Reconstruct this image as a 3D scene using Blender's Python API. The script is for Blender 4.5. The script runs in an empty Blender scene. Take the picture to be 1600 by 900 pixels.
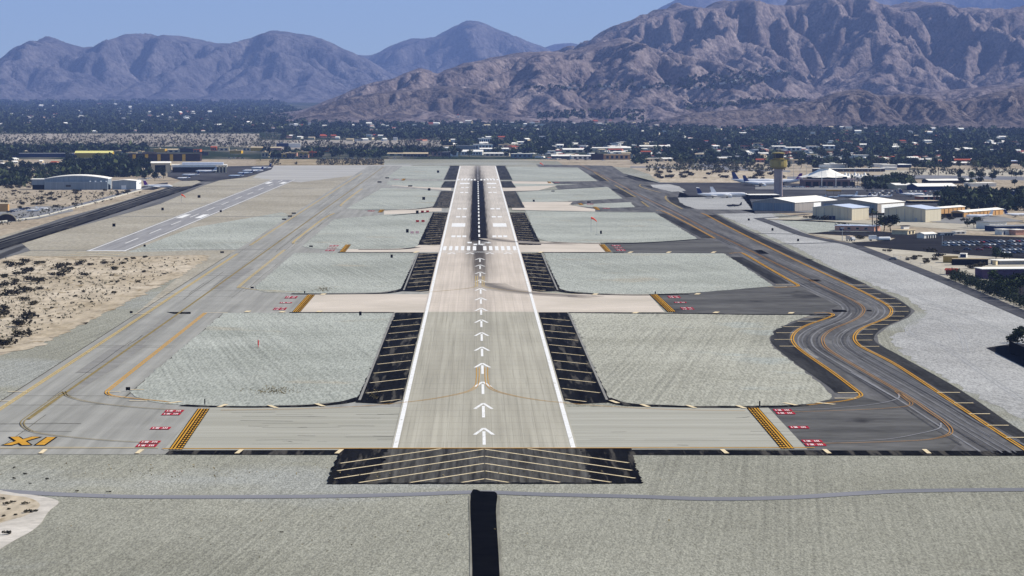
import bpy, bmesh, math, random
import numpy as np
from math import sin, cos, pi, radians as RAD, atan, atan2, hypot
from mathutils import Vector
random.seed(11)
rng = np.random.default_rng(11)
sc = bpy.context.scene
COL = sc.collection

# ------------------------------------------------------------------ camera, world, sun, exposure
F, H, VX, VH = 4600.0, 85.0, 744.0, 152.0          # focal length in photo pixels, height over the runway plane
PITCH = atan((450 - VH) / F)
YAW = atan((800 - VX) / F * cos(PITCH))
cam = bpy.data.cameras.new('camera')
cam.sensor_width = 36.0
cam.lens = 36.0 * F / 1600.0
cam.clip_start = 5.0
cam.clip_end = 90000.0
cam_o = bpy.data.objects.new('camera', cam)
COL.objects.link(cam_o)
cam_o.location = (0, 0, H)
cam_o.rotation_euler = (pi / 2 - PITCH, 0, -YAW)
sc.camera = cam_o

SUN_AZ, SUN_EL = RAD(80), RAD(40)                   # azimuth clockwise from +Y (the way the runway runs)
w = bpy.data.worlds.new('World')
sc.world = w
w.use_nodes = True
wn, wl = w.node_tree.nodes, w.node_tree.links
bg = wn['Background']
sky = wn.new('ShaderNodeTexSky')
sky.sky_type = 'NISHITA'
sky.sun_disc = False
sky.sun_elevation = SUN_EL
sky.sun_rotation = SUN_AZ
sky.altitude = 150
sky.air_density = 0.9
sky.dust_density = 0.15
sky.ozone_density = 3.0
tc = wn.new('ShaderNodeTexCoord')
sky_map = wn.new('ShaderNodeMapping')                # the runway plane dips, so true sky starts above this frame's horizon
sky_map.inputs['Location'].default_value = (0, 0, 0.038)
wl.new(tc.outputs['Generated'], sky_map.inputs['Vector'])
sky_nrm = wn.new('ShaderNodeVectorMath'); sky_nrm.operation = 'NORMALIZE'
wl.new(sky_map.outputs[0], sky_nrm.inputs[0])
wl.new(sky_nrm.outputs[0], sky.inputs['Vector'])
wl.new(sky.outputs[0], bg.inputs[0])
bg.inputs[1].default_value = 0.10
sun = bpy.data.lights.new('sun', 'SUN')
sun.energy = 5.0
sun.angle = RAD(0.5)
sun.color = (1.0, 0.94, 0.835)
sun_o = bpy.data.objects.new('sun', sun)
COL.objects.link(sun_o)
sd = Vector((sin(SUN_AZ) * cos(SUN_EL), cos(SUN_AZ) * cos(SUN_EL), sin(SUN_EL)))
sun_o.rotation_euler = (-sd).to_track_quat('-Z', 'Y').to_euler()
sun_o.location = (0, 0, 400)
sc.view_settings.view_transform = 'Standard'
sc.view_settings.look = 'None'
sc.view_settings.exposure = 0.36
sc.view_settings.gamma = 1.0
sc.view_settings.use_curve_mapping = False
sc.cycles.use_denoising = True
sc.cycles.max_bounces = 4
sc.cycles.diffuse_bounces = 2
sc.cycles.glossy_bounces = 2
sc.cycles.transmission_bounces = 2
sc.cycles.volume_bounces = 0
sc.cycles.caustics_reflective = False
sc.cycles.caustics_refractive = False
HAZE_DENSITY = 3.5e-5

# ------------------------------------------------------------------ surveying: photo pixel -> point on the ground
CP, SP, CA, SA = cos(PITCH), sin(PITCH), cos(YAW), sin(YAW)
FW = np.array([SA * CP, CA * CP, -SP]); RT = np.array([CA, -SA, 0.0]); UP = np.array([SA * SP, CA * SP, CP])
Y0G, SLG = 4600.0, 0.0041                            # the valley floor rises gently beyond the airfield

def zg(y):
    return max(0.0, (y - Y0G) * SLG)

def ray(u, v):
    return FW + RT * (u - 800) / F - UP * (v - 450) / F

def G(u, v, z=0.0):
    r = ray(u, v)
    t = (z - H) / r[2]
    return (r[0] * t, r[1] * t)

def GV(u, v):
    r = ray(u, v)
    x, y = G(u, v) if r[2] < -1e-6 else (0, 1e9)
    if y > Y0G:
        y = (H + SLG * Y0G) / (SLG - r[2] / r[1])
        x = r[0] / r[1] * y
    return (x, y, zg(y))

def MPP(y):                                          # metres per photo pixel at depth y
    return y / F

# ------------------------------------------------------------------ object helpers
def tag(o, label=None, cat=None, group=None, kind=None):
    if label: o['label'] = label
    if cat: o['category'] = cat
    if group: o['group'] = group
    if kind: o['kind'] = kind
    return o

def empty(name, loc=(0, 0, 0), rz=0.0, label=None, cat=None, group=None):
    o = bpy.data.objects.new(name, None)
    o.empty_display_size = 1
    COL.objects.link(o)
    o.location = loc
    o.rotation_euler = (0, 0, rz)
    return tag(o, label, cat, group)

def link(name, me, parent=None, mats=()):
    for m in mats:
        me.materials.append(m)
    o = bpy.data.objects.new(name, me)
    COL.objects.link(o)
    if parent is not None:
        o.parent = parent
    return o

class MB:
    """collects verts and faces, then becomes one mesh object"""
    def __init__(s): s.v = []; s.f = []; s.m = []
    def add(s, vs, fs, mi=0):
        b = len(s.v); s.v += [tuple(p) for p in vs]
        for f in fs:
            s.f.append(tuple(i + b for i in f)); s.m.append(mi)
    def box(s, x0, x1, y0, y1, z0, z1, mi=0):
        s.add([(x0, y0, z0), (x1, y0, z0), (x1, y1, z0), (x0, y1, z0), (x0, y0, z1), (x1, y0, z1), (x1, y1, z1), (x0, y1, z1)],
              [(0, 3, 2, 1), (4, 5, 6, 7), (0, 1, 5, 4), (1, 2, 6, 5), (2, 3, 7, 6), (3, 0, 4, 7)], mi)
    def quad(s, a, b, c, d, mi=0): s.add([a, b, c, d], [(0, 1, 2, 3)], mi)
    def rings(s, rings, mi=0, cap0=True, cap1=True):
        n = len(rings[0]); vs = [p for r in rings for p in r]; fs = []
        for k in range(len(rings) - 1):
            for i in range(n):
                j = (i + 1) % n
                fs.append((k * n + i, k * n + j, (k + 1) * n + j, (k + 1) * n + i))
        if cap0: fs.append(tuple(range(n))[::-1])
        if cap1: fs.append(tuple((len(rings) - 1) * n + i for i in range(n)))
        s.add(vs, fs, mi)
    def lathe(s, prof, n=12, cx=0, cy=0, mi=0, ph=0.0):
        s.rings([[(cx + r * cos(ph + 2 * pi * i / n), cy + r * sin(ph + 2 * pi * i / n), z) for i in range(n)] for r, z in prof], mi)
    def tube(s, pts, rad, n=6, mi=0):
        rs = rad if isinstance(rad, (list, tuple)) else [rad] * len(pts)
        rings = []
        for k, p in enumerate(pts):
            a = Vector(pts[max(0, k - 1)]); b = Vector(pts[min(len(pts) - 1, k + 1)])
            d = (b - a).normalized()
            u = d.cross(Vector((0, 0, 1)))
            if u.length < 1e-3: u = Vector((1, 0, 0))
            u.normalize(); w_ = d.cross(u)
            rings.append([tuple(Vector(p) + (u * cos(2 * pi * i / n) + w_ * sin(2 * pi * i / n)) * rs[k]) for i in range(n)])
        s.rings(rings, mi)
    def build(s, name, mats, parent=None, smooth=False):
        me = bpy.data.meshes.new(name)
        me.from_pydata(s.v, [], s.f)
        if not isinstance(mats, (list, tuple)): mats = [mats]
        for m in mats: me.materials.append(m)
        if len(mats) > 1: me.polygons.foreach_set('material_index', s.m)
        if smooth: me.polygons.foreach_set('use_smooth', [True] * len(s.f))
        me.update()
        return link(name, me, parent)

def spline(pts, n=8, closed=False):
    """Catmull-Rom through 2-D points"""
    P = [np.array(p, float) for p in pts]; out = []
    m = len(P)
    for i in range(m if closed else m - 1):
        p0 = P[i - 1] if (closed or i > 0) else P[i]
        p1 = P[i]; p2 = P[(i + 1) % m]
        p3 = P[(i + 2) % m] if (closed or i + 2 < m) else p2
        for k in range(n):
            t = k / n
            out.append(tuple(0.5 * ((2 * p1) + (-p0 + p2) * t + (2 * p0 - 5 * p1 + 4 * p2 - p3) * t * t + (-p0 + 3 * p1 - 3 * p2 + p3) * t ** 3)))
    if not closed: out.append(tuple(P[-1]))
    return out

SHEETS = [0]
def sheet(name, pts, z, mat, parent=None, kind='structure'):
    me = bpy.data.meshes.new(name)
    SHEETS[0] += 1; z += SHEETS[0] * 0.00008         # never two sheets in one plane
    a = sum(pts[i][0] * pts[(i + 1) % len(pts)][1] - pts[(i + 1) % len(pts)][0] * pts[i][1] for i in range(len(pts)))
    if a < 0: pts = pts[::-1]
    bm = bmesh.new()
    f = bm.faces.new([bm.verts.new((p[0], p[1], z)) for p in pts])
    bmesh.ops.triangulate(bm, faces=[f])
    bm.to_mesh(me); bm.free()
    me.materials.append(mat)
    o = link(name, me, parent)
    if kind and parent is None: o['kind'] = kind
    return o

def ragged(pts, step, amp, seed=1, closed=True):
    r = np.random.default_rng(seed); out = []
    m = len(pts)
    for i in range(m if closed else m - 1):
        a = np.array(pts[i], float); b = np.array(pts[(i + 1) % m], float); d = b - a; L = np.linalg.norm(d)
        k = max(1, min(80, int(L / step))); nn = np.array([-d[1], d[0]]) / max(L, 1e-6)
        for q in range(k):
            out.append(tuple(a + d * q / k + nn * (r.normal() * amp if q else 0)))
    return out

def px(l): return [G(u, v) for u, v in l]

def ribbon_into(mb, pts, wd, z, dash=None, mi=0):
    P = [np.array(p, float) for p in pts]
    if dash:
        L = [0.0]
        for i in range(1, len(P)): L.append(L[-1] + np.linalg.norm(P[i] - P[i - 1]))
        s = 0.0
        def at(q):
            k = min(max(np.searchsorted(L, q) - 1, 0), len(P) - 2)
            t = (q - L[k]) / max(L[k + 1] - L[k], 1e-9)
            return P[k] + (P[k + 1] - P[k]) * t
        while s < L[-1]:
            e = min(s + dash[0], L[-1])
            ribbon_into(mb, [at(s), at((s + e) / 2), at(e)], wd, z, None, mi)
            s += dash[0] + dash[1]
        return
    vs = []; fs = []
    for i, p in enumerate(P):
        d = P[min(i + 1, len(P) - 1)] - P[max(i - 1, 0)]
        d = d / max(np.linalg.norm(d), 1e-9)
        nrm = np.array([-d[1], d[0]]) * wd / 2
        vs += [(p[0] - nrm[0], p[1] - nrm[1], z), (p[0] + nrm[0], p[1] + nrm[1], z)]
        if i: fs.append((2 * i - 2, 2 * i, 2 * i + 1, 2 * i - 1))
    mb.add(vs, fs, mi)

def ribbon(name, pts, wd, z, mat, parent=None, dash=None, kind='structure'):
    SHEETS[0] += 1; z += SHEETS[0] * 0.00008
    mb = MB(); ribbon_into(mb, pts, wd, z, dash)
    o = mb.build(name, mat, parent)
    if kind and parent is None: o['kind'] = kind
    return o

ORD = ['first', 'second', 'third', 'fourth', 'fifth', 'sixth', 'seventh', 'eighth', 'ninth', 'tenth', 'eleventh', 'twelfth', 'thirteenth',
       'fourteenth', 'fifteenth', 'sixteenth', 'seventeenth', 'eighteenth', 'nineteenth', 'twentieth']
for t in ['twenty', 'thirty', 'forty', 'fifty', 'sixty']:
    if t != 'twenty': ORD.append({'thirty': 'thirtieth', 'forty': 'fortieth', 'fifty': 'fiftieth', 'sixty': 'sixtieth'}[t])
    ORD += [t + '-' + q for q in ORD[:9]]

# ------------------------------------------------------------------ materials
MATS = {}
def surf(name, c, c2=None, var=0.12, scale=0.05, stretch=(1, 1, 1), fine=None, fstretch=(1, 1, 1), famp=0.25, stripes=None,
         rough=0.95, spec=0.0, metal=0.0, patch=None, obj_random=0.0, detail=4.0, attr=None, bump=None, c_hi=None):
    """procedural surface: colour c..c2 by a broad noise, a fine grain, optional furrow stripes, optional third-colour patches"""
    if name in MATS: return MATS[name]
    m = bpy.data.materials.new(name); m.use_nodes = True
    n, l = m.node_tree.nodes, m.node_tree.links
    b = n['Principled BSDF']
    b.inputs['Roughness'].default_value = rough
    b.inputs['Specular IOR Level'].default_value = spec
    b.inputs['Metallic'].default_value = metal
    geo = n.new('ShaderNodeNewGeometry')
    def noise(sc_, st, det=4.0, off=0.0):
        mp = n.new('ShaderNodeMapping'); mp.inputs['Scale'].default_value = (sc_ * st[0], sc_ * st[1], sc_ * st[2])
        mp.inputs['Location'].default_value = (off, off * .7, off * .3)
        l.new(geo.outputs['Position'], mp.inputs['Vector'])
        t = n.new('ShaderNodeTexNoise'); t.inputs['Scale'].default_value = 1.0; t.inputs['Detail'].default_value = det
        t.inputs['Roughness'].default_value = 0.6
        l.new(mp.outputs[0], t.inputs['Vector'])
        return t.outputs['Fac']
    def rng_(fac, a, b_, lo=0.0, hi=1.0):
        q = n.new('ShaderNodeMapRange'); q.inputs['From Min'].default_value = a; q.inputs['From Max'].default_value = b_
        q.inputs['To Min'].default_value = lo; q.inputs['To Max'].default_value = hi
        l.new(fac, q.inputs['Value']); return q.outputs[0]
    def mix(f, a, b_, blend='MIX'):
        q = n.new('ShaderNodeMix'); q.data_type = 'RGBA'; q.blend_type = blend
        if isinstance(f, float): q.inputs['Factor'].default_value = f
        else: l.new(f, q.inputs['Factor'])
        for s_, val in ((6, a), (7, b_)):
            if isinstance(val, tuple): q.inputs[s_].default_value = (*val, 1)
            else: l.new(val, q.inputs[s_])
        return q.outputs[2]
    def grey(fac):
        q = n.new('ShaderNodeCombineColor')
        for i in range(3): l.new(fac, q.inputs[i])
        return q.outputs[0]
    c = tuple(c)
    ca = tuple(x * (1 - var) for x in c); cb = tuple(c2) if c2 else tuple(x * (1 + var) for x in c)
    col = mix(rng_(noise(scale, stretch, detail), 0.32, 0.68), ca, cb)
    if patch:                                        # (colour, scale, threshold)
        col = mix(rng_(noise(patch[1], patch[3] if len(patch) > 3 else (1, 1, 1), 5.0, 37.0), patch[2], patch[2] + 0.08), col, tuple(patch[0]))
    if stripes:                                      # (spacing m, angle deg, depth)
        mp = n.new('ShaderNodeMapping'); mp.inputs['Rotation'].default_value = (0, 0, RAD(stripes[1]))
        l.new(geo.outputs['Position'], mp.inputs['Vector'])
        m2 = n.new('ShaderNodeMapping'); m2.inputs['Scale'].default_value = (2.0 / stripes[0], .009 / stripes[0], 1)
        l.new(mp.outputs[0], m2.inputs['Vector'])
        wv = n.new('ShaderNodeTexNoise'); wv.inputs['Scale'].default_value = 1.0; wv.inputs['Detail'].default_value = 3.0
        l.new(m2.outputs[0], wv.inputs['Vector'])
        msk = noise(0.012, (1, 0.5, 1), 3.0, 11.0)
        q = n.new('ShaderNodeMath'); q.operation = 'MULTIPLY'
        l.new(rng_(wv.outputs['Fac'], .32, .68), q.inputs[0]); l.new(rng_(msk, 0.35, 0.65, 0.3, 1.0), q.inputs[1])
        col = mix(1.0, col, grey(rng_(q.outputs[0], 0, 1, 1 + stripes[2] * .5, 1 - stripes[2])), 'MULTIPLY')
    if fine:
        col = mix(1.0, col, grey(rng_(noise(fine, fstretch, 2.0, 5.0), 0.25, 0.75, 1 - famp, 1 + famp)), 'MULTIPLY')
    if attr and c_hi:
        at0 = n.new('ShaderNodeAttribute'); at0.attribute_name = attr
        col = mix(rng_(at0.outputs['Fac'], .62, 1.0), col, tuple(c_hi))
    if obj_random:
        oi = n.new('ShaderNodeObjectInfo')
        col = mix(1.0, col, grey(rng_(oi.outputs['Random'], 0, 1, 1 - obj_random, 1 + obj_random)), 'MULTIPLY')
    if attr:
        at = n.new('ShaderNodeAttribute'); at.attribute_name = attr
        col = mix(1.0, col, grey(rng_(at.outputs['Fac'], 0, 1, 0.5, 1.6)), 'MULTIPLY')
    if bump:
        bp_ = n.new('ShaderNodeBump'); bp_.inputs['Strength'].default_value = 1.0; bp_.inputs['Distance'].default_value = bump[1]
        l.new(noise(bump[0], (1, 1, 1), 6.0, 3.0), bp_.inputs['Height']); l.new(bp_.outputs[0], b.inputs['Normal'])
    l.new(col, b.inputs['Base Color'])
    m['_n'] = 1
    MATS[name] = m
    return m

def sr(r, g, b, k=1.0):                              # 8-bit colour -> linear
    f = lambda x: ((x / 255 + 0.055) / 1.055) ** 2.4 if x > 10 else x / 255 / 12.92
    return (f(r) * k, f(g) * k, f(b) * k)

GR = 0.9
m_ground = surf('desert ground', (0.33, 0.27, 0.19), (0.40, 0.34, 0.26), scale=0.012, fine=0.35, fstretch=(1, .25, 1), famp=0.3,
                patch=((0.12, 0.11, 0.08), 0.05, 0.60, (1, .35, 1)))
m_flat = surf('pale desert flat', (0.23, 0.205, 0.17), (0.36, 0.32, 0.27), scale=0.006, stretch=(1, .3, 1), fine=0.1, fstretch=(1, .2, 1), famp=0.25)
m_cityground = surf('town ground', (0.055, 0.06, 0.042), (0.15, 0.14, 0.11), scale=0.012, stretch=(1, .4, 1), patch=((0.025, 0.036, 0.02), 0.012, 0.42, (1, .4, 1)))
m_gravel = surf('raked gravel', (0.245, 0.24, 0.192), (0.30, 0.295, 0.243), scale=0.006, fine=3.4, fstretch=(1, .2, 1), famp=0.5, stripes=(1.7, 6, .22), patch=((0.29, 0.293, 0.262), 0.006, 0.52))
m_gravel_b = surf('blue grey gravel', (0.335, 0.332, 0.318), (0.39, 0.387, 0.372), scale=0.01, fine=2.2, fstretch=(1, .16, 1), famp=0.4, stripes=(1.8, -14, .22))
m_infield = surf('pale green gravel', (0.315, 0.328, 0.285), (0.37, 0.382, 0.338), scale=0.012, fine=1.7, fstretch=(1, .12, 1), famp=0.36, stripes=(2.0, -9, .2),
                 patch=((0.33, 0.315, 0.255), 0.02, 0.60))
m_infield2 = surf('warm pale gravel', (0.328, 0.322, 0.262), (0.378, 0.372, 0.31), scale=0.012, fine=1.7, fstretch=(1, .12, 1), famp=0.36, stripes=(2.0, 8, .22),
                  patch=((0.325, 0.338, 0.30), 0.015, 0.56))
m_infield3 = surf('beige gravel', (0.32, 0.29, 0.225), (0.37, 0.34, 0.275), scale=0.01, fine=0.8, fstretch=(1, .2, 1), famp=0.22)
m_stain = surf('dry weed stain', (0.22, 0.19, 0.11), (0.33, 0.31, 0.24), scale=0.12, stretch=(1, .3, 1), fine=1.0, famp=.3)
m_conc = surf('taxiway concrete', (0.335, 0.325, 0.27), (0.39, 0.38, 0.325), scale=0.25, stretch=(.03, 1, 1), fine=0.5, fstretch=(.1, 2, 1), famp=0.07)
m_conc_ns = surf('taxiway concrete long', (0.262, 0.257, 0.232), (0.335, 0.328, 0.298), scale=0.25, stretch=(1, .02, 1), fine=0.05, famp=0.08)
m_patchc = surf('slurry patch', (0.235, 0.228, 0.21), scale=.1)
m_pink = surf('pink concrete', (0.53, 0.47, 0.39), (0.59, 0.52, 0.44), scale=0.02, fine=0.3, fstretch=(.3, 1, 1), famp=0.06)
m_asph = surf('taxiway asphalt', (0.082, 0.08, 0.08), (0.15, 0.147, 0.145), scale=0.16, stretch=(1, .05, 1), fine=0.5, fstretch=(1, .2, 1), famp=0.2,
              patch=((0.04, 0.04, 0.042), 0.03, 0.60, (1, .3, 1)))
m_asph_x = surf('crossing asphalt', (0.075, 0.074, 0.072), (0.135, 0.132, 0.126), scale=0.03, stretch=(.4, 1, 1), fine=0.5, fstretch=(.3, .5, 1), famp=0.2,
                patch=((0.035, 0.034, 0.035), 0.03, 0.58, (.6, .5, 1)))
m_black = surf('black sealed asphalt', (0.004, 0.004, 0.0045), (0.013, 0.013, 0.013), scale=0.3, stretch=(1, .05, 1), fine=1.2, famp=.3, rough=.8,
               patch=((0.062, 0.057, 0.049), 0.35, 0.54, (1, .06, 1)))
m_black2 = surf('dark worn asphalt', (0.022, 0.022, 0.023), (0.055, 0.055, 0.055), scale=0.2, stretch=(1, .06, 1), fine=.8, famp=.3)
m_apron = surf('apron asphalt', (0.04, 0.04, 0.045), (0.085, 0.085, 0.09), scale=0.02, stretch=(1, .3, 1), fine=.1, famp=.2)
m_apron2 = surf('apron concrete', (0.20, 0.20, 0.20), (0.27, 0.265, 0.255), scale=0.02, stretch=(.4, 1, 1))
m_dtaxi = surf('dark taxiway asphalt', (0.09, 0.09, 0.092), (0.18, 0.178, 0.175), scale=0.09, stretch=(1, .03, 1), patch=((0.05, 0.05, 0.052), 0.06, 0.55, (1, .05, 1)))
m_lot = surf('car lot asphalt', (0.014, 0.014, 0.016), (0.038, 0.038, 0.042), scale=0.03, stretch=(.4, 1, 1))
m_road = surf('service road asphalt', (0.17, 0.175, 0.19), (0.22, 0.22, 0.235), scale=0.05, stretch=(.2, 1, 1))
m_roadd = surf('perimeter road asphalt', (0.06, 0.06, 0.068), (0.10, 0.10, 0.105), scale=0.05)
m_sand = surf('scrub sand', (0.40, 0.33, 0.23), (0.50, 0.43, 0.33), scale=0.03, stretch=(1, .4, 1), fine=0.35, fstretch=(1, .25, 1), famp=0.28,
              patch=((0.24, 0.19, 0.12), 0.16, 0.57, (1, .35, 1)))
m_sandlight = surf('pale sand bank', (0.5, 0.46, 0.40), (0.56, 0.52, 0.46), scale=.05, fine=.4, famp=.2)
m_white = surf('white paint', (0.72, 0.715, 0.69), var=.08, scale=.3, patch=((0.5, 0.48, 0.43), .8, .60, (1, .2, 1)))
m_whiteh = surf('white gloss panel', (0.8, 0.8, 0.79), var=.04, scale=.5)
m_whitew = surf('worn white paint', (0.62, 0.61, 0.58), var=.1, scale=.5)
m_yellow = surf('yellow paint', (0.50, 0.255, 0.03), (0.58, 0.31, 0.05), scale=.3)
m_yelloww = surf('worn yellow paint', (0.45, 0.33, 0.12), (0.55, 0.41, 0.18), scale=.3)
m_pale = surf('pale yellow paint', (0.66, 0.54, 0.33), (0.74, 0.62, 0.42), scale=.4)
m_red = surf('red paint', (0.34, 0.014, 0.03), (0.40, 0.02, 0.04), scale=.3)
m_bpaint = surf('black paint', (0.006, 0.006, 0.006), scale=.3)
# ------------------------------------------------------------------ ground of the valley
def grid_mesh(name, xs, ys, zf, mat, kind='structure'):
    nx, ny = len(xs), len(ys)
    X, Y = np.meshgrid(xs, ys)
    Z = zf(X, Y)
    co = np.stack([X, Y, Z], -1).reshape(-1, 3)
    i = np.arange(nx * ny).reshape(ny, nx)
    f = np.stack([i[:-1, :-1], i[:-1, 1:], i[1:, 1:], i[1:, :-1]], -1).reshape(-1, 4)
    return np_mesh(name, co, f, mat, kind)

def np_mesh(name, co, f, mat, kind=None, parent=None, smooth=False, attr=None):
    me = bpy.data.meshes.new(name)
    k = f.shape[1]
    me.vertices.add(len(co)); me.vertices.foreach_set('co', np.ascontiguousarray(co, np.float32).ravel())
    me.loops.add(f.size); me.loops.foreach_set('vertex_index', np.ascontiguousarray(f, np.int32).ravel())
    me.polygons.add(len(f)); me.polygons.foreach_set('loop_start', np.arange(0, f.size, k, dtype=np.int32))
    me.polygons.foreach_set('loop_total', np.full(len(f), k, np.int32))
    if smooth: me.polygons.foreach_set('use_smooth', np.ones(len(f), bool))
    me.update(calc_edges=True)
    if attr is not None:
        a = me.attributes.new(attr[0], 'FLOAT', 'POINT'); a.data.foreach_set('value', np.ascontiguousarray(attr[1], np.float32))
    me.materials.append(mat)
    o = link(name, me, parent)
    if kind: o['kind'] = kind
    return o

ZG = lambda X, Y: np.maximum(0, (Y - Y0G) * SLG)
grid_mesh('ground', np.linspace(-9000, 9000, 37), np.array([-800, 0, 1000, 2000, 3000, 4000, 4600, 6000, 9000, 14000, 20000, 27000, 36000.]), ZG, m_ground)
# town ground lies over the desert beyond the airfield
def band(name, u0, u1, v0, v1, mat, lift, nu=9, nv=12):
    us = np.linspace(u0, u1, nu); vs = np.linspace(v0, v1, nv)
    co = []
    for v in vs:
        for u in us:
            x, y, z = GV(u, v); co.append((x, y, z + lift))
    i = np.arange(nu * nv).reshape(nv, nu)
    f = np.stack([i[:-1, :-1], i[:-1, 1:], i[1:, 1:], i[1:, :-1]], -1).reshape(-1, 4)
    return np_mesh(name, np.array(co), f, mat, 'structure')
band('town_ground', -250, 1900, 249, 158.5, m_cityground, 0.05)
band('desert_flat', -80, 405, 229, 209, m_flat, 0.12)
band('desert_flat', 405, 690, 236, 219, m_flat, 0.12)
band('desert_flat', 690, 800, 236, 226, m_flat, 0.12)

# ------------------------------------------------------------------ airfield sheets
XC = 1.9                                             # runway centreline
LZ = [0.010 + 0.03 * i for i in range(12)]
V2Y = lambda v: G(744, v)[1]
airfield = [(-420, 380), (420, 380)] + px([(1900, 620), (1600, 497), (1480, 443), (1400, 411), (1335, 386), (1262, 366), (1380, 352), (1290, 344), (1190, 330),
            (1060, 288), (985, 262), (880, 258), (872, 252), (760, 247.5), (640, 247.5), (560, 252), (575, 258), (400, 259), (345, 268), (180, 318), (60, 353), (-90, 396), (-60, 402), (60, 400), (180, 401), (320, 398),
            (262, 440), (160, 490), (80, 530), (-60, 575), (-420, 640)])
sheet('gravel_field', airfield, LZ[0], m_gravel)
sheet('gravel_field', px([(-90, 395), (60, 352), (180, 317), (345, 269), (470, 281), (578, 262), (640, 300), (200, 500), (320, 398), (180, 401), (0, 399)]), LZ[1], m_infield3)
sheet('gravel_field', px([(420, 259), (640, 258), (660, 263), (600, 268), (470, 285), (395, 278)]), LZ[2], surf('pale old apron', (0.36, 0.35, 0.33), (0.42, 0.41, 0.385), scale=.02, stretch=(.3, 1, 1)))
sheet('gravel_field', px([(200, 394), (300, 356), (440, 332), (480, 345), (420, 380), (395, 390)]), LZ[2], m_infield)
sheet('gravel_field', ragged(px([(1000, 283), (1200, 330), (1260, 366), (1335, 386), (1400, 411), (1480, 443), (1600, 497), (1900, 620), (1900, 830), (1660, 690), (1560, 634), (1450, 577), (1405, 549), (1394, 532), (1402, 520), (1434, 505), (1450, 489), (1420, 467), (1370, 447), (1300, 417), (1240, 385), (1119, 333)]), 6, .9, 8), LZ[1], m_gravel_b)

# pavements
sheet('taxiway', [(-133.5, 699), (-20, 699), (-20, 3655), (-133.5, 3655)], LZ[2], m_conc_ns)
sheet('taxiway', [(-420, 699), (-133.4, 699), (-133.4, 800), (-420, 800)], LZ[2], m_conc)
sheet('taxiway', px([(838, 257), (956, 259), (974, 271), (1001, 283), (1032, 286), (1062, 300), (1059, 309), (1063, 318), (1084, 326), (1180, 328), (1180, 333), (1119, 334), (1160, 355), (1222, 383),
       (1290, 417), (1360, 448), (1402, 466), (1430, 486), (1420, 496), (1388, 510), (1371, 524), (1373, 536), (1400, 556), (1500, 612), (1535, 632), (1600, 678), (1650, 711.5),
       (1239, 711.5), (1180, 637), (1054, 490), (1026, 460), (965, 395), (945, 380)]), LZ[2], m_asph)
# crossing strips of asphalt right of the hold lines
sheet('taxiway', px([(1239, 711), (1180, 637), (1216, 632), (1300, 624), (1345, 620), (1420, 640), (1500, 690), (1480, 711)]), LZ[3], m_asph_x)
sheet('taxiway', px([(1053, 489.5), (1023, 460.5), (1075, 459), (1209, 447), (1250, 449), (1310, 478), (1270, 492)]), LZ[3], m_asph_x)
sheet('taxiway', px([(958, 394.5), (944, 380), (990, 380.5), (1090, 373), (1125, 377), (1150, 396)]), LZ[3], m_asph_x)
# concrete crossings between the hold lines
def yb(v): return V2Y(v)
sheet('taxiway', [(-75.5, yb(703.5)), (80, yb(703.5)), (80, yb(637)), (-75.5, yb(637))], LZ[4], m_conc)
sheet('taxiway', [(-72.5, yb(488.5)), (74.5, yb(488.5)), (74.5, yb(460)), (-72.5, yb(460))], LZ[4], m_pink)
sheet('taxiway', [(-74.5, yb(394.3)), (72.3, yb(394.3)), (72.3, yb(377)), (-74.5, yb(381))], LZ[4], m_pink)
sheet('taxiway', px([(600, 336.5), (675, 331), (690, 330), (690, 322.5), (600, 329.5)]), LZ[4], m_pink)
sheet('taxiway', px([(800, 316), (895, 315.5), (889, 320.5), (930, 327), (930, 331), (800, 328)]), LZ[4], m_pink)
sheet('taxiway', px([(612, 290), (705, 298), (705, 292.5), (612, 284)]), LZ[4], m_pink)
sheet('taxiway', px([(780, 283), (860, 284), (870, 290), (840, 298), (780, 299)]), LZ[4], m_pink)

# gravel islands
def island(pts, mat, z=LZ[5]): return sheet('infield', ragged(px(pts), 5, .35, len(pts)), z, mat)
XL, XR = -33.0, 36.9
def ul(v, X): return (744 + (X) * (v - 152) / 85.0, v)
island([ul(489.5, -99.3), (203, 613), (212, 621), (230, 627), (262, 632), (300, 634.5), (400, 635.5), (480, 633), (535, 628), (560, 622), (568, 615), ul(489.5, XL)], m_infield)
island([ul(395.5, -99), ul(448, -99), (402, 454), (417, 457), (475, 459), (590, 457.5), (618, 454), (630, 450), ul(446, XL), ul(395.5, XL)], m_infield)
island([ul(343, -99), ul(385, -99), (485, 388.5), (507, 389.5), (605, 389.5), (645, 387.5), ul(384, XL), ul(332, XL), (603, 335.5)], m_infield)
island([(597, 294), ul(326, -99), (565, 328), (637, 327.3), (670, 324.5), ul(321, XL), ul(299, XL), (650, 295.6)], m_infield)
island([(607, 282.5), (604, 288.5), (650, 292), ul(293.5, XL), ul(282.7, XL)], m_infield)
island([(629, 259.6), (604, 277.5), (650, 280.5), ul(280, XL), ul(259.5, XL)], m_infield)
island([ul(489.5, XR), (1267, 492.5), (1240, 502), (1212, 516), (1202, 529), (1206, 541), (1250, 575), (1284, 602), (1299, 617), (1296, 625), (1273, 631), (1216, 634.5), (1100, 635.5), (1000, 632.5), (965, 628), (948, 622), ul(613, XR)], m_infield2)
island([ul(395.5, XR), (1131, 396.3), (1142, 403), (1209, 447.3), (1180, 450), (1075, 458.7), (1000, 460.5), (930, 459), (888, 455.5), (872, 451), ul(446, XR)], m_infield)
island([ul(328.5, XR), (925, 330.7), (1022, 331.8), (1090, 373.5), (1040, 377.5), (990, 379.6), (900, 379.5), (855, 377.5), ul(372, XR)], m_infield)
island([(889, 320.5), (985, 316), (992, 324), (955, 325), (925, 324), (905, 322.5)], m_infield)
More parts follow.
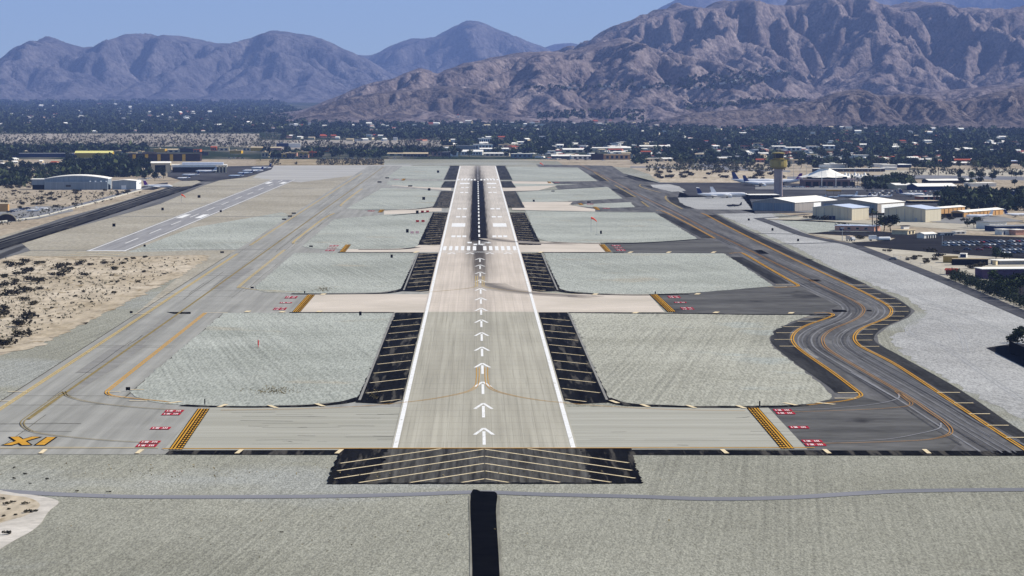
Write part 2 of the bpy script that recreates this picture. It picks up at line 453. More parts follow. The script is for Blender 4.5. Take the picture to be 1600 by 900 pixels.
island([ul(300, XR), (945, 292), (950, 292.5), (973, 310.5), (862, 315.8), ul(315.8, XR)], m_infield)
island([(795, 287), (905, 288), (870, 290), (800, 292)], m_infield)
island([ul(261, XR), (903, 262), (934, 283.3), (850, 284), ul(282.5, XR)], m_infield)
island([(1016, 289), (1045, 288), (1060, 291), (1072, 298), (1050, 300), (1020, 293)], m_gravel_b)
island([(1059, 309), (1160, 307), (1166, 316), (1175, 328), (1090, 327.5), (1070, 321), (1062, 316)], m_gravel_b)
# black sealed shoulders either side of the runway, blast pad, edge strips
seg = [(815, 1160), (1287, 1603), (1692, 2172), (2262, 2668), (2766, 2985), (3035, 3630)]
for i, (a, b) in enumerate(seg):
    mt = m_black if i < 3 else m_black2
    fl = 9.0 if i == 0 else 4
    o = sheet('runway_shoulder', ragged([(XL - .6, a + 2), (-24, a - fl * .3), (-20.6, a + fl), (-20.6, b), (XL + 1.2, b)], 4, .18, i), LZ[6], mt)
    o2 = sheet('runway_shoulder', ragged([(XR + .6, a + 2), (28, a - fl * .3), (24.4, a + fl), (24.4, b), (XR - 1.2, b)], 4, .18, i + 9), LZ[6], mt)
    for o_, x0, x1, sg in ((o, XL + (2.2 if i else 1.4), -21.2, -1), (o2, XR - (2.2 if i else 1.4), 25.0, 1)):
        if i > 3: continue
        mb = MB(); y = a + 6
        while y < b + 8:
            xo, yo, xi, yi = x0, y - 9, x1, y + 4
            if yo < a + 3: xo = x1 + (x0 - x1) * max(.3, (yi - a - 3) / 13.); yo = a + 3
            if yi < b - .5: ribbon_into(mb, [(xo, yo), (xi, yi)], 0.75, LZ[7])
            y += 30.5
        mb.build('chevron_stripe', m_pale, o_)
        if i < 2:                                    # outer kerb line of paler worn seal
            ribbon('worn_edge', [(x0 + sg * 1.2, a + 8), (x0 + sg * .9, b - 2)], 0.7, LZ[7], m_patchc, o_)
bp = sheet('blast_pad', ragged([(-33, 644), (36.5, 644), (37.4, 709), (-33, 709)], 1.6, .22, 5), LZ[5], m_black)
m_blastc = surf('blast pad seal', (0.03, 0.029, 0.027), (0.10, 0.096, 0.086), scale=.9, stretch=(1, .03, 1), fine=.6, fstretch=(1, .1, 1), famp=.3)
sheet('worn_centre', ragged([(-22, 645.5), (25.5, 645.5), (25, 708), (-21.5, 708)], 1.5, .35, 6), LZ[6], m_blastc, bp)
mb = MB()
for k in range(-1, 6):
    for sg in (-1, 1):
        ya = 707 - 13.8 * k; x1 = 33.5; y1 = ya - x1 * 1.22; x0 = 0.0; y0 = ya
        if y0 > 708: x0 = (ya - 708) / 1.22; y0 = 708
        if y1 < 645.5: x1 = (ya - 645.5) / 1.22; y1 = 645.5
        if x1 > x0: ribbon_into(mb, [(XC + sg * x0, y0), (XC + sg * x1, y1)], 0.75, LZ[7])
mb.build('chevron_stripe', m_pale, bp)
def strip(pts, wd, mat=None, z=LZ[6], n=6): return ribbon('edge_strip', spline(px(pts), n), wd, z, mat or m_black)
strip([(262, 707), (500, 707.5), (760, 707.5), (1000, 707.5), (1240, 708), (1420, 708.5), (1620, 709)], 9.5, z=LZ[4] - .004)
strip([(285, 634), (330, 636), (400, 636.8), (480, 635), (535, 630), (566, 622)], 4.0)
strip([(945, 623), (970, 631), (1000, 634.5), (1100, 637), (1200, 636.5), (1260, 634)], 4.0)
for a in ([(452, 489), (540, 489), (616, 489)], [(888, 489), (980, 490), (1062, 490.3), (1180, 492), (1300, 492)], [(455, 459.8), (520, 460), (600, 458.5), (634, 452)], [(868, 452), (888, 457), (930, 460.2), (1000, 461.6), (1075, 460)],
          [(528, 394.6), (600, 394.8), (648, 394.8)], [(845, 394.8), (900, 395), (975, 395.5)], [(560, 390.5), (620, 390), (652, 387)], [(858, 378.4), (900, 380.2), (990, 380.6), (1090, 374.3)],
          [(612, 337), (676, 331.3)], [(800, 328.4), (925, 331.4), (1022, 332.2)], [(570, 328.5), (637, 328), (680, 323.5)], [(800, 299.5), (860, 297), (945, 292.2)]):
    strip(a, 4.5)
# left small runway
lr = px([(134, 392.5), (198, 392.5), (463, 281), (424, 281)])
lrun = sheet('small_runway', lr, LZ[4], surf('small runway asphalt', (0.25, 0.245, 0.245), (0.30, 0.295, 0.29), scale=.3, stretch=(1, .05, 1)))
def lp(t, s):                                        # t along 0..1, s across 0..1
    a, b, c, d = [np.array(q) for q in lr]
    return tuple((a + (d - a) * t) * (1 - s) + (b + (c - b) * t) * s)
for s in (.06, .94): ribbon('edge_line', [lp(.0, s), lp(.5, s), lp(1, s)], 1.0, LZ[5], m_whitew, lrun)
mb = MB()
for k in range(11): ribbon_into(mb, [lp(.06 + k * .088, .5), lp(.06 + k * .088 + .045, .5)], .9, LZ[5])
mb.build('centreline', m_whitew, lrun)
for s in (.22, .78): ribbon('aiming_point_bar', [lp(.315, s), lp(.36, s)], 4.4, LZ[5], m_white, lrun)
for s in (.22, .78): ribbon('aiming_point_bar', [lp(.9, s), lp(.94, s)], 4.4, LZ[5], m_white, lrun)
ribbon('threshold_line', [lp(.001, .02), lp(.001, .98)], 6, LZ[5], m_white, lrun)
for k in range(3):
    a = np.array(lp(-.012 - .016 * k, -.12 - .1 * k)); c = np.array(lp(-.004 - .016 * k, .5)); b = np.array(lp(-.012 - .016 * k, 1.06))
    ribbon('chevron_stripe', [a, c, b], 2.2, LZ[5], m_pale, lrun)

# ------------------------------------------------------------------ main runway
def runway_material():
    m = bpy.data.materials.new('runway concrete'); m.use_nodes = True
    n, l = m.node_tree.nodes, m.node_tree.links
    b = n['Principled BSDF']; b.inputs['Roughness'].default_value = .9; b.inputs['Specular IOR Level'].default_value = 0.
    geo = n.new('ShaderNodeNewGeometry'); sp = n.new('ShaderNodeSeparateXYZ'); l.new(geo.outputs['Position'], sp.inputs[0])
    def mr(s, a, c, lo=0., hi=1., smooth=True):
        q = n.new('ShaderNodeMapRange'); q.interpolation_type = 'SMOOTHSTEP' if smooth else 'LINEAR'
        for k, v in (('From Min', a), ('From Max', c), ('To Min', lo), ('To Max', hi)): q.inputs[k].default_value = v
        l.new(s, q.inputs['Value']); return q.outputs[0]
    def ma(op, a, c):
        q = n.new('ShaderNodeMath'); q.operation = op
        for i, v in enumerate((a, c)):
            if isinstance(v, (int, float)): q.inputs[i].default_value = v
            else: l.new(v, q.inputs[i])
        return q.outputs[0]
    def nz(sx, sy, det=4., off=0.):
        mp = n.new('ShaderNodeMapping'); mp.inputs['Scale'].default_value = (sx, sy, 1); mp.inputs['Location'].default_value = (off, off, 0)
        l.new(geo.outputs['Position'], mp.inputs['Vector'])
        t = n.new('ShaderNodeTexNoise'); t.inputs['Scale'].default_value = 1; t.inputs['Detail'].default_value = det
        l.new(mp.outputs[0], t.inputs['Vector']); return t.outputs['Fac']
    def mix(f, a, c, bl='MIX'):
        q = n.new('ShaderNodeMix'); q.data_type = 'RGBA'; q.blend_type = bl
        if isinstance(f, (int, float)): q.inputs['Factor'].default_value = f
        else: l.new(f, q.inputs['Factor'])
        for i, v in ((6, a), (7, c)):
            if isinstance(v, tuple): q.inputs[i].default_value = (*v, 1)
            else: l.new(v, q.inputs[i])
        return q.outputs[2]
    def grey(f):
        q = n.new('ShaderNodeCombineColor')
        for i in range(3): l.new(f, q.inputs[i])
        return q.outputs[0]
    X, Y = sp.outputs[0], sp.outputs[1]
    streak = nz(.8, .006, 5.); streak2 = nz(2.2, .012, 3., 9.); pan = nz(.05, .012, 3., 4.)
    near = mix(mr(streak, .33, .67), (0.335, 0.315, 0.255), (0.395, 0.373, 0.305))
    far = mix(mr(streak, .33, .67), (0.49, 0.43, 0.36), (0.56, 0.49, 0.415))
    col = mix(ma('GREATER_THAN', Y, 1164.), near, far)
    # the paving beyond the threshold is greyer
    col = mix(mr(Y, 1500., 2300.), col, mix(mr(streak2, .35, .65), (0.45, 0.41, 0.355), (0.53, 0.48, 0.42)))
    col = mix(1.0, col, grey(mr(pan, .3, .7, .93, 1.07)), 'MULTIPLY')
    jx = ma('FRACT', ma('DIVIDE', X, 3.8), 0.); jl = ma('LESS_THAN', jx, .05)
    jy = ma('FRACT', ma('DIVIDE', Y, 15.), 0.); jl = ma('MAXIMUM', jl, ma('LESS_THAN', jy, .06))
    col = mix(ma('MULTIPLY', jl, .22), col, (0.12, 0.11, 0.09))
    # dark drips of sealant running along the near end
    dr = ma('MULTIPLY', mr(streak2, .56, .70), mr(Y, 1170., 1150., 0., .28))
    col = mix(dr, col, (0.14, 0.14, 0.11))
    # tyre rubber down the middle, heavy in the touchdown zone
    ax = ma('ABSOLUTE', ma('SUBTRACT', X, 1.6), 0.)
    wob = ma('ADD', ax, ma('MULTIPLY', ma('SUBTRACT', streak2, .5), 2.6))
    heavy = ma('MULTIPLY', mr(wob, 7.2, 4.6), ma('MULTIPLY', mr(Y, 1640., 1760.), mr(Y, 3180., 2960.)))
    tail = ma('MULTIPLY', mr(wob, 6.2, 1.8), ma('MULTIPLY', mr(Y, 1180., 1560., 0., .86), mr(Y, 3655., 3300., .6, 1.)))
    halo = ma('MULTIPLY', mr(wob, 11.5, 3.5), ma('MULTIPLY', mr(Y, 1250., 1700., 0., .62), mr(Y, 3600., 3000., .2, 1.)))
    faint = ma('MULTIPLY', mr(wob, 7.5, 2.), mr(Y, 720., 1250., .05, .16))
    rub = ma('MAXIMUM', ma('MAXIMUM', heavy, tail), ma('MAXIMUM', halo, faint))
    col = mix(ma('MULTIPLY', rub, .985), col, (0.006, 0.0065, 0.009))
    l.new(col, b.inputs['Base Color'])
    return m
m_runway = runway_material()
RW = sheet('runway', [(XC - 22.6, 709.3), (XC + 22.6, 709.3), (XC + 22.6, 3660), (XC - 22.6, 3660)], LZ[6], m_runway)
sheet('runway_shoulder', [(XL, 3632), (XR, 3632), (XR, 3662), (XL, 3662)], LZ[6] - .004, m_black2)
ZM = LZ[7]
for s in (-1, 1):
    ribbon('edge_line', [(XC + s * 21.6, 710), (XC + s * 21.6, 2000), (XC + s * 21.6, 3632)], 1.15, ZM, m_white, RW)
ribbon('end_line', [(-76, 709), (82, 709)], 1.0, LZ[8], m_yellow, RW)
def arrow(y1, worn=False):                           # tip at y1
    mb = MB(); L = 38.; hw = 2.35
    ribbon_into(mb, [(XC, y1 - L), (XC, y1 - 9)], 0.78, ZM)
    for s in (-1, 1): ribbon_into(mb, [(XC + s * hw, y1 - 16.5), (XC, y1 - 1.5)], 0.9, ZM + .004 * (s > 0))
    mb.build('arrow', m_whitew if worn else m_white, RW)
for k in range(14): arrow(754 + 61.6 * k, k > 9)
m_wworn = surf('white paint under rubber', (0.24, 0.24, 0.25), (0.34, 0.34, 0.35), scale=.4)
mb = MB(); y = 1790.
while y < 2980: ribbon_into(mb, [(XC - .1, y), (XC - .1, y + 36)], 1.0, ZM); y += 61
y = 1700.
ribbon_into(mb, [(XC - .1, y), (XC - .1, y + 45)], 1.0, ZM)
mb.build('centreline', m_white, RW)
mb = MB(); y = 3050.
while y < 3600: ribbon_into(mb, [(XC - .1, y), (XC - .1, y + 36)], 1.0, ZM); y += 61
mb.build('centreline', m_wworn, RW)
# threshold: line, chevron heads, bars, designation
ribbon('threshold_line', [(XC - 21, 1614.5), (XC + 21, 1614.5)], 3.0, ZM, m_white, RW)
for k in (-1, 1):
    for q in (5.4, 15.2):
        mb = MB(); cx = XC + k * q
        for s in (-1, 1): ribbon_into(mb, [(cx + s * 2.2, 1594), (cx, 1607)], 1.1, ZM + .004 * (s > 0))
        mb.build('arrow_head', m_white, RW)
for k in range(6):
    for s in (-1, 1):
        cx = XC + s * (2.9 + 3.35 * k)
        sheet('threshold_bar', [(cx - .95, 1632), (cx + .95, 1632), (cx + .95, 1679), (cx - .95, 1679)], ZM, m_white, RW)
for k in range(6):
    for s in (-1, 1):
        cx = XC + s * (3.4 + 3.3 * k)
        sheet('threshold_bar', [(cx - .95, 3012), (cx + .95, 3012), (cx + .95, 3060), (cx - .95, 3060)], ZM, m_white, RW)
GLY = {'1': [[(.5, 0), (.5, 1)], [(.5, 1), (.25, .8)]], '3': [[(0.05, .95), (.95, .95), (.45, .6), (.8, .5), (.95, .28), (.8, .06), (.4, .03), (.05, .15)]],
       'R': [[(.1, 0), (.1, 1)], [(.1, .96), (.7, .96), (.92, .78), (.7, .52), (.1, .52)], [(.45, .52), (.95, 0)]], 'L': [[(.1, 1), (.1, .04), (.9, .04)]],
       'X': [[(0, 0), (1, 1)], [(0, 1), (1, 0)]], 'I': [[(.5, 0), (.5, 1)]], '-': [[(.15, .5), (.85, .5)]]}
def glyphs(name, txt, x, y, wch, hch, gap, sw, z, mat, parent, flip=False):
    mb = MB(); n = 0
    for ch in txt:
        for st in GLY[ch]:
            if flip: ribbon_into(mb, [(x - p[0] * wch, y - p[1] * hch) for p in st], sw, z + .001 * (n % 4))
            else: ribbon_into(mb, [(x + p[0] * wch, y + p[1] * hch) for p in st], sw, z + .001 * (n % 4))
            n += 1
        x += (-1 if flip else 1) * (wch + gap)
    return mb.build(name, mat, parent)
glyphs('designation_number', '1', -5.2, 1712, 2.6, 16, 0, 2.4, ZM, m_white, RW)
glyphs('designation_number', '3', 3.0, 1712, 5.2, 16, 0, 2.0, ZM, m_white, RW)
glyphs('designation_letter', 'R', -1.2, 1690, 6, 16, 0, 2.0, ZM, m_white, RW)
# touchdown zone and aiming point bars (photo rows)
def tdz(v0, v1, spans, name):
    y0, y1 = V2Y(v1), V2Y(v0)
    for a, c in spans:
        for s in (-1, 1):
            xa, xb = XC + s * a, XC + s * c
            sheet(name, [(min(xa, xb), y0), (max(xa, xb), y0), (max(xa, xb), y1), (min(xa, xb), y1)], ZM, m_white, RW)
tdz(349.3, 354.8, [(9.2, 18.2)], 'aiming_point_bar')
three = [(8.0, 10.4), (11.3, 13.8), (14.6, 17.1)]; two = [(9.0, 12.0), (13.3, 16.3)]
tdz(368.4, 371.2, three, 'touchdown_bar'); tdz(338.2, 340.2, two, 'touchdown_bar'); tdz(325.6, 327.6, two, 'touchdown_bar')
tdz(300.4, 301.7, two, 'touchdown_bar'); tdz(292.6, 293.8, two, 'touchdown_bar'); tdz(286, 288, [(8.5, 18)], 'aiming_point_bar'); tdz(279.2, 280.1, three, 'touchdown_bar')

# ------------------------------------------------------------------ taxiway lines
def yl(name, pts, wd=.55, mat=None, dbl=True, n=8, world=False, dash=None, z=LZ[8], curve=True):
    P = pts if world else px(pts)
    P = spline(P, n) if curve and len(P) > 2 else P
    mb = MB()
    if dbl:
        for sgn in (-1, 1):
            Q = []
            for i, p in enumerate(P):
                a = np.array(P[max(i - 1, 0)]); b = np.array(P[min(i + 1, len(P) - 1)]); d = (b - a) / max(np.linalg.norm(b - a), 1e-6)
                Q.append((p[0] - d[1] * .42 * sgn, p[1] + d[0] * .42 * sgn))
            ribbon_into(mb, Q, wd, z, dash)
    else: ribbon_into(mb, P, wd, z, dash)
    o = mb.build(name, mat or m_yellow); o['kind'] = 'structure'
    return o
# left parallel taxiway
yl('taxiway_edge_line', [(-129.8, 640), (-129.8, 900), (-129.8, 1600)], world=True, mat=m_yelloww, wd=.5)
yl('taxiway_edge_line', [(-129.8, 1690), (-129.8, 2100), (-128, 3300)], world=True, mat=m_yelloww, wd=.4)
yl('taxiway_edge_line', [(-106.8, 1159), (-106.8, 1000), (-106.8, 870), (-106.6, 848), (-104.5, 838), (-100, 832), (-94, 826), (-86, 819)], world=True, wd=.45)
yl('taxiway_edge_line', [(-106.8, 1640), (-106.8, 1500), (-106.6, 1330), (-104.5, 1313), (-98, 1300), (-88, 1291), (-76, 1284)], world=True, mat=m_yelloww, wd=.4)
yl('taxiway_edge_line', [(-104, 2160), (-107, 2050), (-107.5, 1800), (-107, 1720), (-104, 1712)], world=True, mat=m_yelloww, wd=.5)
yl('taxiway_edge_line', [(-106, 2740), (-106.8, 2600), (-106.8, 2330), (-104, 2300)], world=True, mat=m_yelloww, wd=.5)
m_ctr = surf('dirty centreline paint', (0.20, 0.16, 0.07), (0.28, 0.21, 0.09), scale=.3)
yl('taxiway_centreline', [(-118.2, 775), (-118, 900), (-117, 1200), (-116, 1800), (-113, 3600)], world=True, dbl=False, wd=.9, mat=m_ctr)
yl('taxiway_centreline', [(100, 613), (105, 619), (125, 626), (160, 632), (220, 638), (285, 642)], mat=m_ctr, wd=.3, n=6)
yl('taxiway_centreline', [(100, 613), (50, 648), (35, 661), (42, 671), (62, 678), (110, 684), (180, 690), (250, 693)], mat=m_ctr, wd=.3, n=6)
yl('taxiway_edge_line', [(-420, 710.5), (-250, 710.5), (-77, 710.5)], world=True, mat=m_yelloww, wd=.4)
# runway exits: lead-off lines at the near end
yl('lead_off_line', [(746.5, 575), (746.5, 590), (744, 604), (730, 613), (690, 622), (640, 629), (560, 636), (470, 640), (345, 642)], mat=m_yellow, wd=.22)
yl('lead_off_line', [(760, 575), (760, 590), (763, 604), (778, 613), (815, 622), (865, 629), (950, 636), (1050, 641), (1165, 643)], mat=m_yellow, wd=.22)
yl('lead_off_line', [(744.5, 432), (744.5, 444), (742, 449), (715, 453), (660, 458)], mat=m_yelloww, wd=.3)
yl('lead_off_line', [(755, 432), (755, 444), (758, 449), (790, 454), (850, 458), (900, 460)], mat=m_yelloww, wd=.3)
for k_, (wd_, cc) in enumerate(((15, (0.42, 0.37, 0.31)), (11, (0.36, 0.315, 0.265)), (7.5, (0.28, 0.245, 0.21)), (4, (0.19, 0.17, 0.15)))):
    m_skid = surf('tyre sweep %d' % k_, tuple(c * .9 for c in cc), tuple(c * 1.08 for c in cc), scale=.2, stretch=(.3, 1, 1))
    ribbon('tyre_sweep', spline(px([(764 - 2 * k_, 443), (775, 449), (800, 455), (840, 459.5), (890, 462.5), (930 - 12 * k_, 464.5)]), 8), wd_, LZ[6] + .018 + .003 * k_, m_skid)
    ribbon('tyre_sweep', spline(px([(766, 373), (790, 377), (840, 380), (900 - 8 * k_, 381.5)]), 8), wd_, LZ[6] + .018 + .003 * k_, m_skid)
yl('taxiway_edge_line', [(-95, 712.5), (-300, 712.5)], world=True, mat=m_yelloww, dbl=False, wd=.3)
# right parallel taxiway with the S-bend
yl('taxiway_edge_line', [(928, 269.5), (940, 277), (951, 283.5)], mat=m_yelloww, wd=.4)
yl('taxiway_edge_line', [(961, 290), (977, 299), (993, 308.5)], mat=m_yelloww, wd=.4)
yl('taxiway_edge_line', [(1002, 315), (1008, 319.5), (1014, 324)], mat=m_yelloww, wd=.4)
yl('taxiway_edge_line', [(1025, 329.5), (1036, 330.5), (1070, 347), (1117, 373)], mat=m_yellow, wd=.42)
yl('taxiway_edge_line', [(1140, 396.5), (1154, 395.5), (1163, 397.5), (1200, 419), (1238, 441), (1247, 446.5), (1241, 448.5), (1210, 450.5)], mat=m_yellow, wd=.5)
yl('taxiway_edge_line', [(1272, 490), (1292, 489.5), (1302, 492.5), (1292, 498), (1262, 508.5), (1245, 518), (1238, 528), (1241, 538), (1254, 550), (1300, 582), (1333, 607), (1345, 617), (1340, 622), (1318, 627.5), (1262, 634)], mat=m_yellow, wd=.42)
yl('taxiway_edge_line', [(1001, 288.6), (1000, 291.5), (1016, 297), (1032, 301)], mat=m_yelloww, wd=.4)
yl('taxiway_edge_line', [(1041, 306.5), (1040, 310), (1046, 316), (1066, 327)], mat=m_yelloww, wd=.4)
yl('taxiway_edge_line', [(1096, 333.5), (1105, 337), (1130, 350.5), (1190, 381), (1260, 415), (1325, 445), (1372, 469), (1389, 479.5), (1393, 488), (1385, 497.5), (1356, 509.5), (1341, 518), (1335, 528), (1340, 538), (1354, 547), (1402, 572), (1500, 637), (1565, 680), (1610, 709)], mat=m_yellow, wd=.42)
m_rust = surf('rusty centreline paint', (0.36, 0.19, 0.06), (0.44, 0.24, 0.08), scale=.3)
yl('taxiway_centreline', [(905, 257), (960, 284), (1000, 306), (1060, 335), (1110, 362), (1150, 381), (1220, 416), (1290, 450), (1333, 470), (1349, 482), (1346, 493), (1330, 503), (1303, 514), (1288, 525), (1286, 536), (1297, 549), (1345, 578), (1420, 622), (1452, 644), (1475, 660), (1486, 673), (1478, 682), (1440, 689), (1340, 693), (1275, 694)], mat=m_rust, wd=.26)
yl('taxiway_centreline', [(1400, 612), (1418, 626), (1424, 631), (1416, 636), (1370, 640), (1300, 643), (1230, 645)], mat=m_rust, wd=.22)
m_scuff = surf('pale tyre track', (0.24, 0.24, 0.25), var=.15, scale=.3)
for a in ([(1404, 616), (1402, 624), (1370, 632), (1300, 639), (1230, 642)], [(1470, 662), (1466, 671), (1430, 680), (1380, 688), (1300, 691)], [(1330, 583), (1380, 612), (1405, 626)]):
    ribbon('tyre_track', spline(px(a), 8), .5, LZ[7], m_scuff)
# darker sweep through the bend, shoulder seal
strip([(1300, 494), (1255, 505), (1226, 516), (1219, 528), (1224, 540), (1262, 570), (1310, 603), (1322, 614)], 6.5, m_black2, LZ[3] + .006)
strip([(1345, 448), (1392, 469), (1411, 484), (1402, 496), (1370, 511), (1354, 524), (1356, 536), (1390, 555), (1480, 607), (1560, 662), (1620, 702)], 6.0, m_black2, LZ[3] + .006)
strip([(1032, 334), (1060, 348), (1105, 372)], 7, m_black2, LZ[3] + .006)
strip([(1150, 402), (1190, 424), (1222, 443)], 7, m_black2, LZ[3] + .006)
strip([(925, 273), (945, 283)], 10, m_black2, LZ[3] + .006)
strip([(960, 295), (985, 308)], 8, m_black2, LZ[3] + .006)
strip([(980, 275), (1000, 282), (1016, 284)], 8, m_black2, LZ[3] + .006)
strip([(1012, 290), (1025, 294), (1060, 297)], 9, m_black2, LZ[3] + .006)
strip([(1050, 308), (1058, 317), (1078, 326)], 8, m_black2, LZ[3] + .006)
strip([(1112, 336), (1160, 361), (1230, 394), (1300, 425), (1345, 445)], 6, m_black2, LZ[3] + .006)
# tyre-polished streaks following the taxiway through the bend
cl = np.array(spline(px([(1110, 362), (1150, 381), (1220, 416), (1290, 450), (1333, 470), (1349, 482), (1346, 493), (1330, 503), (1303, 514), (1288, 525), (1286, 536), (1297, 549), (1345, 578), (1420, 622), (1500, 672), (1560, 708)]), 12))
tg = np.gradient(cl, axis=0); tg /= np.linalg.norm(tg, axis=1)[:, None]; nm_ = np.stack([-tg[:, 1], tg[:, 0]], 1)
m_tr = [surf('polished asphalt', (0.19, 0.19, 0.195), var=.2, scale=.1), surf('dark asphalt streak', (0.07, 0.07, 0.073), var=.3, scale=.1), surf('grey asphalt streak', (0.14, 0.14, 0.145), var=.2, scale=.1)]
rs_ = np.random.default_rng(3)
for k in range(26):
    off = rs_.uniform(-10.5, 10.5); a_ = int(rs_.integers(0, len(cl) - 40)); b_ = min(len(cl), a_ + int(rs_.integers(35, 140)))
    q = cl[a_:b_] + nm_[a_:b_] * (off + np.sin(np.linspace(0, 3, b_ - a_) + k)[:, None] * .5)
    ribbon('tyre_track', [tuple(p) for p in q], rs_.uniform(.25, .8), LZ[4] + .004, m_tr[k % 3])
for k in range(16):                                  # and along the straight
    u0 = rs_.uniform(-8, 8); v0 = rs_.uniform(270, 350); v1 = v0 + rs_.uniform(30, 90)
    P = [(np.interp(v, [257, 284, 306, 335, 362, 381, 416, 440], [905, 960, 1000, 1060, 1110, 1150, 1220, 1270]), v) for v in np.linspace(v0, min(v1, 440), 8)]
    ribbon('tyre_track', [(p[0] + u0, p[1]) for p in px(P)], rs_.uniform(.4, 1.2), LZ[4] + .004, m_tr[k % 3])
# cross ticks on the shoulders
mb = MB()
for v, a, b in ((496.5, 1257, 1290), (503, 1246, 1277), (511.5, 1224, 1252), (521, 1213, 1240), (531.5, 1210, 1238), (542, 1218, 1244), (615, 1309, 1341), (623.5, 1304, 1338), (446, 1212, 1240), (448.5, 1200, 1230),
                (446, 1325, 1352), (452, 1340, 1366), (460, 1358, 1376), (467.5, 1370, 1398), (475, 1383, 1408), (480, 1387, 1416), (487.5, 1392, 1420), (495, 1388, 1413), (501.5, 1377, 1405), (508, 1362, 1388), (515.5, 1347, 1371), (523.5, 1339, 1364), (532.5, 1337, 1363), (542.3, 1345, 1374),
                (614.5, 1464, 1500), (631, 1491, 1521), (648, 1514, 1547), (666, 1543, 1576), (685, 1572, 1606), (610, 203, 225)):
    ribbon_into(mb, px([(a, v), (b, v)]), 1.15, LZ[9])
for x0, y0, x1, y1 in ((1225, 630.5, 1245, 634.5), (1276, 630.2, 1304, 633.2), (262, 631.5, 283, 628.5)):
    ribbon_into(mb, px([(x0, y0), (x1, y1)]), 1.4, LZ[9])
for v, a, b in ((613, 12, 42), (628, 0, 18), (613, 165, 188), (622, 170, 200), (627.5, 202, 230), (491, 205, 235), (489.5, 320, 356), (480, 225, 247), (473, 236, 258), (465, 247, 268), (458, 258, 277)):
    ribbon_into(mb, px([(a, v), (b, v)]), .9, LZ[9])
o = mb.build('shoulder_tick', m_pale); o['kind'] = 'structure'
# slanted pale ticks on the black edge strips
mb = MB()
for u in (67, 218, 374, 530, 1132, 1292, 1448):
    s = 1 if u < 700 else -1
    ribbon_into(mb, px([(u - 4 * s, 710), (u + 4 * s, 703.5)]), 1.1, LZ[9])
for u, v in ((348, 635), (426, 636.5), (500, 634), (960, 629), (1008, 635), (1080, 636.5), (1158, 637)):
    s = 1 if u < 360 else -1
    ribbon_into(mb, px([(u - 6 * s, v + 2.2), (u + 6 * s, v - 2.2)]), 1.3, LZ[9])
for u, v in ((387, 487.5), (441, 488), (499, 487.5), (505, 460.5), (993, 489.5), (1119, 489), (1236, 489.8), (1090, 460), (1045, 394.8), (1115, 394.8), (985, 394.8), (650, 394.6), (845, 394.6), (930, 460.5)):
    ribbon_into(mb, px([(u - 2, v + 1), (u + 2, v - 1)]), 2.0, LZ[9])
o = mb.build('shoulder_tick', m_pale); o['kind'] = 'structure'
# hold lines with red position boxes
def hold(x0, x1, v0, v1, side, boxes):
    y1, y0 = V2Y(v0), V2Y(v1)
    mb = MB()
    n = 0
    w_tot = 3.3
    mb.quad((x0 - w_tot / 2, y0, LZ[7]), (x0 + w_tot / 2, y0, LZ[7]), (x1 + w_tot / 2, y1, LZ[7]), (x1 - w_tot / 2, y1, LZ[7]), 1)
    for k in range(4):
        off = (-1.2 + .8 * k)
        dash = (k >= 2) if side < 0 else (k < 2)
        ribbon_into(mb, [(x0 + off, y0 + .3), (x1 + off, y1 - .3)], .44, LZ[8], (2.6, 1.6) if dash else None, 0)
    o = mb.build('hold_line', [m_yellow, m_bpaint]); o['kind'] = 'structure'
    for (yc, nrows) in boxes:
        for r in range(nrows):
            cx = x0 + (x1 - x0) * (yc - y0) / (y1 - y0) + side * 7.6
            yy = yc + (r - (nrows - 1) / 2) * 7.4
            bx = sheet('red_box', [(cx - 2.5, yy - 2.7), (cx + 2.5, yy - 2.7), (cx + 2.5, yy + 2.7), (cx - 2.5, yy + 2.7)], LZ[7], m_red, o)
            glyphs('lettering', '13R-31L', cx - 2.1, yy - 1.6, .46, 3.2, .15, .22, LZ[8], m_white, o)
for s, x0, x1 in ((-1, -72.6, -74.4), (1, 75.3, 75.6)):
    hold(x0, x1, 639, 703, s, [(yb(645), 2), (yb(669.5), 1), (yb(694), 2)])
for s, x0, x1 in ((-1, -71.3, -71.0), (1, 77.5, 76.4)):
    hold(x0, x1, 461, 488, s, [(yb(465), 2), (yb(473.5), 1), (yb(483), 2)])
for s, x0, x1 in ((-1, -73.6, -73.8), (1, 72.8, 72.5)):
    hold(x0, x1, 382.5, 394, s, [(yb(384.5), 2), (yb(388), 1), (yb(391.5), 2)])
for s, X, v0, v1 in ((-1, -71, 327.8, 332.2), (1, 83, 318, 321), (1, 92, 323.5, 328.5), (-1, -75, 279.3, 282.3), (1, 73, 284, 286.5)):
    hold(X, X, v0, v1, s, [((yb(v0) + yb(v1)) / 2, 2)])
# yellow surface letters at the taxiway corner
for nm, pts in (('X', [[(10, 697), (58, 683.5)], [(22, 683.5), (42, 697)]]), ('I', [[(62, 697), (81, 684)]])):
    mb = MB()
    for k, st in enumerate(pts):
        ribbon_into(mb, px(st), 3.0, LZ[7] + .003 * k, None, 1)
        ribbon_into(mb, [tuple(np.array(a) * .97 + np.array(b) * .03) for a, b in ((px(st)[0], px(st)[1]), (px(st)[1], px(st)[0]))], 2.1, LZ[8] + .003 * k, None, 0)
    o = mb.build('surface_letter', [m_yellow, m_bpaint]); o['kind'] = 'structure'
m_crack = surf('sealed crack', (0.09, 0.085, 0.07), var=.3, scale=.2)
rs2 = np.random.default_rng(12)
for k in range(34):
    X0 = rs2.uniform(-131, -101); Y0_ = rs2.uniform(715, 2600); Ln = rs2.uniform(40, 240)
    ribbon('crack_seal', [(X0 + rs2.normal() * .15, Y0_ + Ln * q / 5) for q in range(6)], rs2.uniform(.12, .3), LZ[3] + .006, m_crack)
